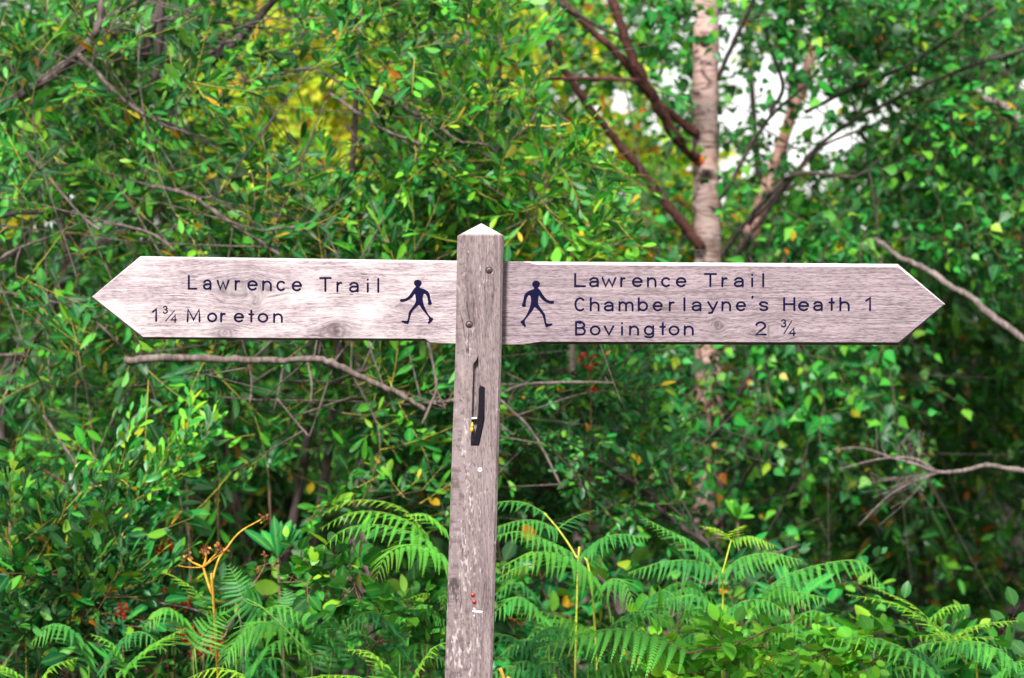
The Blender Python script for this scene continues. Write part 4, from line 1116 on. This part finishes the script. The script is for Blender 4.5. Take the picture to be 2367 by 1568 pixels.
bramble('round leaved bramble sprig beside the left bracken fronds, close to the post', [(700, 1285, 820, 1380, 4), (860, 1410, 1010, 1480, 3)], 5.95, 6.2, M['bramble'], .75)
bramble('lime green bramble in front of the tall yellow bracken stalk at the bottom', [(1460, 1470, 2010, 1640, 20)], 5.8, 6.3, M['lime'], .72)
bramble('bramble thicket behind the bracken right of the post', [(1120, 1330, 2000, 1600, 26)], 6.9, 7.6, M['willow_dark'])
bramble('low bramble under the drooping bracken at the lower right corner', [(1980, 1480, 2440, 1640, 12)], 6.2, 6.9, M['bramble'])
# shady ground cover
fm = MB()
n = 2600
px_ = rng.uniform(-8, 8, n); py_ = rng.uniform(5.6, 19, n)
ok = ~((abs(px_ - 3.9) < 2.3) & (abs(py_ - 15.2) < 3.0))
px_, py_ = px_[ok], py_[ok]; n = len(px_)
gpos = np.stack([px_, py_, np.array([gz(a, b) for a, b in zip(px_, py_)]) + rng.uniform(.0, .35, n)], -1)
gdir = unit(rng.normal(0, 1, (n, 3)) * [1, 1, .4] + [0, 0, .6])
grot = frame(gdir, np.array([0, 0, 1.0]) + rng.normal(0, .3, (n, 3)))
gk = rng.integers(0, 8, n)
for k in range(8):
    m = gk == k; fm.inst(SP['bramble'][k], gpos[m], grot[m], rng.uniform(.9, 1.6, m.sum()))
gc = fm.build('ground_cover', [M['deep'], M['browncane']])
tag(gc, 'low shady leaves covering the ground beneath the shrubs', 'ground cover', kind='stuff')

# ------------------------------------------------------------------ bracken
def pinna_tpl(n=15):
    """pinna along +x, length 1: toothed blades of small pinnules, narrow midrib"""
    V, F4, rib = [], [], []
    for i in range(n):
        t = (i + .5) / n
        w = .128 * (1 - t) ** .8 * (1.0 if t > .06 else .8) + .012
        a = .44 / n
        for s in (-1, 1):
            o = len(V)
            V += [(t - a * .9, 0, 0), (t + a * .9, 0, 0), (t + a * .75 + w * .35, s * w * .72, -.012), (t - a * .55 + w * .35, s * w * .78, -.012), (t + a * .15 + w * .45, s * w, -.03)]
            rib += [1, 1, 0, 0, 0]
            F4.append((o, o + 1, o + 2, o + 3) if s > 0 else (o + 1, o, o + 3, o + 2))
            F4.append((o + 3, o + 2, o + 4, o + 4))
    V = np.array(V)
    F3 = [(f[0], f[1], f[2]) for f in F4 if f[2] == f[3]]; F4 = [f for f in F4 if f[2] != f[3]]
    return V, np.array(F3), np.array(F4), np.array(rib, float)
PT = pinna_tpl()
def frond(mb, pts, plen, pairs=20, hang=.5, droop=.55, var=.45, face=False, taper=.75, tipyel=.35):
    """one blade along pts (base to tip); plen = longest pinna in metres"""
    s = spline(pts, 10); seg = np.linalg.norm(np.diff(s, axis=0), axis=1); cum = np.concatenate([[0], np.cumsum(seg)]); tot = cum[-1]
    T = unit(np.gradient(s, axis=0))
    mb.tube(s, np.interp(cum / tot, [0, 1], [.0017, .0006]), 5, 1, cap=False)
    V0, F3, F4, rib = PT
    pairs = max(8, int(pairs * .78)); hang *= .8; droop *= .7
    for i in range(pairs):
        f = (i + .5) / pairs; f = f ** .92
        c = f * tot
        p = np.array([np.interp(c, cum, s[:, k]) for k in range(3)]); t = unit(np.array([np.interp(c, cum, T[:, k]) for k in range(3)]))
        L = plen * min(1, .62 + 1.6 * f if f < .25 else 1.0) * (1 - f) ** taper * 1.05 + .006
        if face: S = unit(np.cross(t, [0, 1.0, 0.15]))
        else: S = unit(np.cross(t, [0, 0, 1.0]) + 1e-6)
        for sg in (-1, 1):
            ax = unit(S * sg + np.array([0, 0, -hang if (S[1] * sg < 0 or face) else -hang * .1]) + t * (.32 + .25 * f) + rng.normal(0, .09, 3))
            nrm = unit(np.array([0, 0, 1.0]) + np.array([0, -.55, 0]) - ax * ax[2] + rng.normal(0, .12, 3)) if not face else unit(np.array([0, -1.0, .45]) + rng.normal(0, .15, 3))
            fr = frame(ax[None], nrm[None])[0]
            l = L * random.uniform(.9, 1.08)
            V = V0 * np.array([1, 1.0, 1])
            W_ = V @ fr.T * l + p
            x = V[:, 0:1]
            W_ = W_ + np.array([0, 0, -1.0]) * (droop * l * x ** 2) + t * (.22 * l * x ** 2)
            vv = np.clip(var + tipyel * (.35 * V0[:, 0] + .65 * f) ** 2 + random.gauss(0, .05), 0, 1)
            mb.add(W_, {3: F3, 4: F4}, 0, vv, rib * .6)
def fern(label, blades, stalk=None, sd=6.2, group=None):
    """blades = [(pixel path, d0, d1, longest pinna px, pairs, dict)]"""
    first = stalk[-1] if stalk else blades[0][0][0]
    b0 = P(first[0], 784, sd); base = np.array([b0[0], sd + .05, 0])
    if stalk: base[:2] += [(P(*stalk[-1], sd) - P(*stalk[-2], sd))[0] * 1.2, .25]
    base[2] = gz(base[0], base[1])
    root = thing('bracken_fern', base, label, 'fern', group)
    sm = MB()
    if stalk:
        q = np.concatenate([pix(stalk, sd), [base - [0, 0, .03]]]); s = spline(q, 6); sm.tube(s, np.linspace(.0020, .0034, len(s)), 7)
    q = None
    for (pp, a, b, pl, pairs, kw) in blades:
        pts = pix(pp, a, b)
        f = MB(); frond(f, pts, pl * K * (a + b) / 2, pairs, **kw)
        f.build('frond', [M['fern'], M['rachis']], root)
        if not stalk:
            g = np.array([pts[0], pts[0] * .7 + base * .3 + [0, .03, 0], base - [0, 0, .03]]); s = spline(g, 5); sm.tube(s, np.linspace(.002, .004, len(s)), 6)
    sm.build('stalk', M['stalk' if 'yellow' in label and stalk else 'rachis'], root)
    return root
H = dict(hang=.75, droop=.55)
fern('bracken with tiers of arching bright fronds touching the left side of the post',
     [([(1040, 1325), (1012, 1275), (960, 1235), (880, 1214), (800, 1222), (742, 1270)], 5.95, 5.75, 72, 24, dict(hang=.8, droop=.5, var=.5)),
      ([(1000, 1262), (960, 1215), (890, 1186), (810, 1186), (740, 1222)], 6.05, 5.95, 60, 22, dict(hang=.7, droop=.45, var=.62)),
      ([(990, 1240), (930, 1176), (850, 1156), (790, 1165), (742, 1192)], 6.15, 6.1, 42, 20, dict(hang=.3, droop=.35, var=.78)),
      ([(1030, 1225), (985, 1190), (935, 1190)], 6.05, 5.95, 50, 14, dict(hang=.7, droop=.4, var=.62)),
      ([(1028, 1290), (985, 1266), (935, 1262), (892, 1285), (868, 1340)], 5.85, 5.7, 78, 20, dict(hang=.8, droop=.55, var=.6))],
     [(1012, 1275), (1040, 1325), (1062, 1420)], 5.95)
fern('bracken with three stacked fronds directly right of the post and a thin yellow stem', 
     [([(1290, 1225), (1240, 1204), (1190, 1206), (1130, 1225)], 6.2, 6.1, 50, 20, dict(hang=.8, droop=.5, var=.38)),
      ([(1265, 1190), (1210, 1162), (1150, 1162), (1100, 1180)], 6.25, 6.2, 44, 18, dict(hang=.6, droop=.4, var=.3)),
      ([(1325, 1280), (1265, 1250), (1200, 1230), (1140, 1240)], 6.15, 6.0, 64, 20, dict(hang=.8, droop=.5, var=.42)),
      ([(1290, 1222), (1330, 1195), (1375, 1180)], 6.25, 6.35, 40, 14, dict(hang=.4, droop=.4, var=.2))],
     [(1258, 1186), (1292, 1226), (1330, 1285), (1370, 1380)], 6.2)
fern('bracken frond sweeping right on a short yellow stem, right of the thin yellow fern stem',
     [([(1345, 1292), (1375, 1255), (1425, 1236), (1500, 1243)], 6.1, 6.0, 70, 22, dict(hang=.75, droop=.5, var=.32))], [(1345, 1292), (1335, 1340)], 6.1)
fern('big forked bracken arching left over the dark gap beside the post',
     [([(1385, 1352), (1340, 1302), (1280, 1278), (1215, 1282), (1145, 1322)], 5.9, 5.75, 92, 24, dict(hang=.85, droop=.55, var=.55)),
      ([(1395, 1365), (1410, 1340), (1445, 1350), (1470, 1410)], 5.9, 5.8, 70, 16, dict(hang=.8, droop=.5, var=.45)),
      ([(1250, 1305), (1200, 1312), (1148, 1340)], 5.85, 5.8, 40, 12, dict(hang=.3, droop=.3, var=.6))],
     [(1385, 1350), (1405, 1395), (1413, 1440), (1418, 1500)], 5.9)
fern('bracken hanging long toothed leaflets at the bottom, right of the post',
     [([(1590, 1505), (1490, 1462), (1410, 1456), (1330, 1470), (1240, 1500)], 5.75, 5.65, 112, 22, dict(hang=.85, droop=.55, var=.5)),
      ([(1420, 1450), (1480, 1470), (1560, 1530)], 5.8, 5.75, 85, 16, dict(hang=.7, droop=.5, var=.45)),
      ([(1420, 1480), (1330, 1440), (1260, 1415), (1200, 1420)], 5.95, 5.9, 60, 18, dict(hang=.7, droop=.5, var=.6))],
     [(1418, 1450), (1425, 1560)], 5.85)
fern('tall bracken on an upright yellow stalk in front of the birch foot',
     [([(1668, 1316), (1606, 1257), (1548, 1228), (1480, 1192)], 6.15, 6.0, 66, 22, dict(hang=.55, droop=.5, var=.4)),
      ([(1668, 1320), (1606, 1297), (1529, 1300), (1450, 1325)], 6.1, 6.0, 76, 22, dict(hang=.75, droop=.5, var=.3)),
      ([(1678, 1316), (1715, 1290), (1780, 1280), (1855, 1296)], 6.1, 6.0, 74, 22, dict(hang=.75, droop=.5, var=.42)),
      ([(1690, 1250), (1660, 1224), (1622, 1216)], 6.15, 6.1, 32, 12, dict(hang=.3, droop=.3, var=.88)),
      ([(1690, 1250), (1735, 1240), (1790, 1262)], 6.15, 6.1, 46, 16, dict(hang=.5, droop=.4, var=.75)),
      ([(1690, 1250), (1700, 1225), (1722, 1214)], 6.15, 6.1, 26, 10, dict(hang=.3, droop=.3, var=.92)),
      ([(1664, 1441), (1632, 1415), (1602, 1412), (1570, 1450)], 6.05, 5.95, 58, 16, dict(hang=.8, droop=.5, var=.42)),
      ([(1672, 1420), (1720, 1390), (1780, 1392), (1830, 1430)], 6.05, 5.95, 60, 18, dict(hang=.7, droop=.5, var=.4))],
     [(1690, 1250), (1674, 1310), (1670, 1330), (1671, 1400), (1666, 1450), (1669, 1510), (1670, 1570)], 6.12)
fern('bracken frond drooping at its tip over the dark water gap on the right',
     [([(1760, 1370), (1820, 1330), (1904, 1304), (1993, 1300), (2048, 1372)], 6.3, 6.15, 84, 24, dict(hang=.85, droop=.5, var=.42)),
      ([(1770, 1380), (1840, 1370), (1920, 1385)], 6.2, 6.1, 70, 16, dict(hang=.7, droop=.5, var=.45))],
     [(1765, 1370), (1780, 1480)], 6.3)
fern('yellow tipped bracken spreading over black shade at the lower right',
     [([(2250, 1530), (2160, 1448), (2070, 1395), (1955, 1374)], 5.95, 5.85, 58, 22, dict(hang=.4, droop=.3, var=.72)),
      ([(2190, 1470), (2110, 1400), (2060, 1375), (2005, 1352)], 6.0, 5.95, 36, 16, dict(hang=.2, droop=.2, var=.85)),
      ([(2150, 1430), (2190, 1402), (2240, 1398)], 6.0, 5.95, 40, 14, dict(hang=.5, droop=.5, var=.7)),
      ([(2180, 1490), (2250, 1448), (2355, 1434)], 5.95, 5.85, 50, 18, dict(hang=.3, droop=.3, var=.8)),
      ([(2120, 1470), (2190, 1470), (2310, 1478)], 5.95, 5.85, 40, 16, dict(hang=.2, droop=.3, var=.8))],
     [(2160, 1448), (2230, 1530), (2260, 1600)], 5.95)
fern('bracken in the bottom right corner with grey green leaflets',
     [([(2400, 1600), (2320, 1510), (2230, 1480), (2130, 1490)], 5.75, 5.65, 92, 22, dict(hang=.7, droop=.5, var=.4)),
      ([(2200, 1600), (2120, 1520), (2020, 1475), (1900, 1478)], 5.75, 5.65, 84, 22, dict(hang=.7, droop=.5, var=.42)),
      ([(2280, 1600), (2330, 1540), (2400, 1520)], 5.7, 5.6, 80, 16, dict(hang=.7, droop=.5, var=.4))],
     [(2240, 1600), (2250, 1700)], 5.8)
fern('bracken with three grey green upright blades left of the post and a slanting pale stalk',
     [([(608, 1405), (565, 1388), (545, 1340), (528, 1305)], 5.95, 5.95, 62, 20, dict(face=True, hang=.2, droop=.35, var=.32)),
      ([(655, 1452), (662, 1410), (660, 1360)], 5.95, 6.0, 48, 18, dict(face=True, hang=.3, droop=.3, var=.25)),
      ([(665, 1462), (600, 1440), (545, 1480), (512, 1545)], 5.85, 5.75, 80, 22, dict(hang=.6, droop=.4, var=.5)),
      ([(660, 1455), (700, 1420), (735, 1425)], 5.95, 5.9, 46, 14, dict(hang=.6, droop=.4, var=.35))],
     [(570, 1385), (608, 1406), (655, 1450), (712, 1510), (770, 1590)], 5.92)
fern('yellow green bracken tip beside the dry orange flower stalk',
     [([(500, 1440), (458, 1372), (420, 1342), (376, 1320)], 6.1, 6.0, 46, 16, dict(hang=.3, droop=.3, var=.75)),
      ([(450, 1500), (490, 1440), (530, 1410)], 6.0, 6.0, 52, 16, dict(face=True, hang=.2, droop=.3, var=.5))], None, 6.1)
fern('broad bracken blade pointing up and right at the lower left', 
     [([(270, 1560), (340, 1500), (380, 1475), (430, 1452)], 5.9, 5.8, 72, 20, dict(hang=.4, droop=.4, var=.58)),
      ([(300, 1560), (260, 1490), (210, 1465)], 5.9, 5.85, 60, 16, dict(hang=.5, droop=.4, var=.55))], None, 5.9)
fern('lime green bracken crown at the bottom edge just left of the post',
     [([(930, 1640), (900, 1560), (860, 1510), (800, 1500)], 5.6, 5.5, 70, 20, dict(hang=.5, droop=.4, var=.68)),
      ([(945, 1640), (960, 1560), (1000, 1500), (1050, 1480)], 5.6, 5.6, 60, 18, dict(hang=.5, droop=.4, var=.7)),
      ([(920, 1640), (840, 1570), (740, 1560)], 5.5, 5.4, 70, 18, dict(hang=.5, droop=.4, var=.62))], None, 5.6)
fern('shaded bracken behind the round bramble leaves left of the post',
     [([(890, 1450), (820, 1390), (740, 1372), (680, 1385)], 6.2, 6.1, 70, 22, dict(hang=.6, droop=.45, var=.25)),
      ([(760, 1560), (775, 1470), (800, 1400)], 6.1, 6.2, 60, 18, dict(face=True, hang=.3, droop=.3, var=.3)),
      ([(1030, 1385), (985, 1372), (942, 1386)], 6.0, 5.95, 26, 14, dict(hang=.3, droop=.3, var=.7)),
      ([(1035, 1350), (1020, 1400), (1000, 1440)], 6.0, 5.95, 34, 14, dict(hang=.3, droop=.3, var=.5))], None, 6.15)
fern('bracken at the bottom left corner with curled yellow green edges',
     [([(60, 1640), (40, 1560), (-20, 1530)], 5.7, 5.6, 60, 18, dict(hang=.5, droop=.4, var=.62)),
      ([(80, 1640), (110, 1550), (180, 1520)], 5.7, 5.7, 56, 18, dict(hang=.5, droop=.4, var=.7))], None, 5.7)
fern('lime bracken crown at the bottom edge left of centre',
     [([(620, 1660), (570, 1570), (500, 1545), (430, 1570)], 5.55, 5.5, 64, 20, dict(hang=.5, droop=.4, var=.75)),
      ([(630, 1660), (680, 1580), (760, 1560)], 5.55, 5.5, 64, 18, dict(hang=.5, droop=.4, var=.62))], None, 5.55)
# filler fronds of the bracken bed, nothing tells them apart
for k in range(70):
    left = k % 3 == 0
    x = random.uniform(160, 1010) if left else random.uniform(1160, 2380)
    y = random.uniform(1430 if left else (1500 if x > 2020 else 1370), 1580); d = random.uniform(5.75, 6.7); sg = random.choice((-1, 1)); ln = random.uniform(110, 190)
    fern('green bracken frond in the crowded bed behind the front ferns',
         [([(x, y + 60), (x + sg * ln * .25, y - 10), (x + sg * ln * .6, y - 30), (x + sg * ln, y + 15)], d, d - .1, random.uniform(55, 85), 20, dict(hang=.7, droop=.5, var=random.uniform(.02, .5)))],
         None, d, group='fronds of the bracken bed')

# ------------------------------------------------------------------ dry flower stalks, red seed heads
px63 = K * 6.2
def stalks(name, label, cat, paths, d, mat, heads=(), hm='brownhead', hl=.008):
    q = pix(paths[0][0], d); base = q[0].copy(); base[1] += .45; base[2] = gz(base[0], base[1])
    root = thing(name, base, label, cat)
    mb = MB()
    for i, (pp, r0, r1) in enumerate(paths):
        q = pix(pp, d)
        if i == 0: q = np.concatenate([[base - [0, 0, .03]], q])
        s = spline(q, 6); mb.tube(s, np.linspace(r0, r1, len(s)) * px63, 7)
    mb.build('stalk', mat, root)
    for (hx, hy, n, sp) in heads:
        f = MB(); c = P(hx, hy, d)
        for k in range(n):
            dr = unit(rng.normal(0, 1, 3) + [0, -.2, .3]); p = c + rng.normal(0, sp * px63, 3)
            f.tube(spline([c, (c + p) / 2, p], 2), .0005, 4, cap=False)
            V, rib, F3, F4 = leaf(hl * random.uniform(.7, 1.3), .8, OVAL_ROWS, .3, .2)
            fr = frame(dr[None], rng.normal(0, 1, (1, 3)))[0]
            f.add(V @ fr.T + p, {3: F3, 4: F4}, 0, random.random(), 0)
        f.build('seed_head', M[hm], root)
    return root
stalks('dry_flower_stalk', 'dry orange forked flower stalk with spent umbels in front of the left ferns', 'dead plant',
       [([(494, 1400), (490, 1370), (492, 1340), (505, 1295), (522, 1270), (555, 1230), (606, 1200)], 3.4, 1.3), ([(490, 1375), (478, 1340), (470, 1312)], 3, 2.5),
        ([(470, 1312), (476, 1290), (474, 1275)], 3, 2), ([(470, 1312), (445, 1300), (430, 1288)], 2.6, 1.5), ([(470, 1312), (490, 1290), (505, 1275)], 2, 1.4),
        ([(470, 1312), (440, 1312), (412, 1308)], 1.2, .8), ([(470, 1312), (500, 1288), (520, 1278)], 1.2, .8)], 6.0, M['drystalk'],
       [(474, 1272, 26, 6), (508, 1272, 26, 6), (430, 1288, 12, 5), (610, 1202, 14, 5), (518, 1276, 10, 5)])
stalks('dry_flower_stalk', 'thin dark flower stalk with a small star shaped umbel left of the strap leaved seedling', 'dead plant',
       [([(470, 1560), (520, 1470), (560, 1390), (600, 1330), (613, 1305)], 3.2, 1.4), ([(613, 1305), (610, 1288)], 1, .8), ([(613, 1305), (634, 1300)], 1, .8), ([(613, 1305), (596, 1312)], 1, .8)], 6.1, M['browncane'],
       [(612, 1284, 8, 4), (636, 1302, 6, 4), (594, 1314, 6, 4)])
RS = 'red_seed_plant'
for (lab, pts, dd) in (('bright red seed cluster hanging in the shade above the bramble leaf', [(320, 1240, 40, 11)], 6.5),
                       ('red seed cluster right of and below the brightest red one', [(372, 1272, 34, 9), (395, 1262, 30, 9)], 6.5),
                       ('dark red seed head behind the yellow green bracken tip', [(398, 1398, 50, 11), (428, 1390, 30, 9)], 6.5),
                       ('small red seed head at the left among bramble stems', [(282, 1412, 44, 9)], 6.4),
                       ('tall rust red seed plant with tiers of dark seeds at the bottom left', [(440, 1470, 60, 12), (465, 1500, 80, 14), (490, 1492, 60, 13), (425, 1452, 40, 10)], 6.3),
                       ('scarlet leaf cluster hanging below the Bovington board near the post', [(1358, 822, 7, 9), (1374, 850, 7, 9), (1374, 905, 5, 9)], 7.3)):
    hx, hy = pts[0][:2]
    stalks(RS, lab, 'seed plant', [([(hx + 8, hy + 160), (hx + 4, hy + 70), (hx, hy)], 1.6, .9)] + [([(hx, hy), ((hx + a) / 2, (hy + b) / 2 - 4), (a, b)], 1.2, .8) for a, b, _, _ in pts[1:]], dd, M['browncane'], pts, 'redleaf', .010 if dd < 6.9 else .018)
# brown canes crossing the undergrowth
for (lab, pp, d, r, m_) in (('pale bare cane arching low across the undergrowth at the lower left', [(180, 1390), (260, 1375), (330, 1388), (450, 1410), (520, 1450), (560, 1480)], 6.45, 2.6, 'bark_grey'),
                        ('brown cane slanting up beside the left edge of the post', [(850, 1560), (930, 1480), (1030, 1400)], 6.1, 3.4, 'browncane'),
                        ('orange brown broken cane at the bottom edge right of the post', [(1182, 1640), (1168, 1580), (1156, 1545)], 5.6, 5, 'drystalk'),
                        ('dark fallen cane lying below the arching ferns right of the post', [(1380, 1330), (1450, 1400), (1520, 1440), (1600, 1470)], 6.6, 4.5, 'bark_dark'),
                        ('dark fallen cane behind the tall yellow bracken stalk', [(1570, 1400), (1640, 1350), (1740, 1300), (1850, 1260)], 6.9, 6, 'bark_dark'),
                        ('red brown bramble cane along the bottom right of the post', [(1500, 1560), (1600, 1510), (1700, 1490), (1790, 1450)], 5.75, 2.8, 'browncane')):
    q = pix(pp, d); g = q[-1].copy() if q[-1][2] < q[0][2] else q[0].copy(); g[2] = gz(g[0], g[1])
    root = thing('cane', g, lab, 'cane')
    s = spline(np.concatenate([q, [g]]) if q[-1][2] < q[0][2] else np.concatenate([[g], q]), 6)
    mb = MB(); mb.tube(s, np.linspace(r, r * .7, len(s)) * px63, 6, wob=.06); mb.build('stem', M[m_], root)
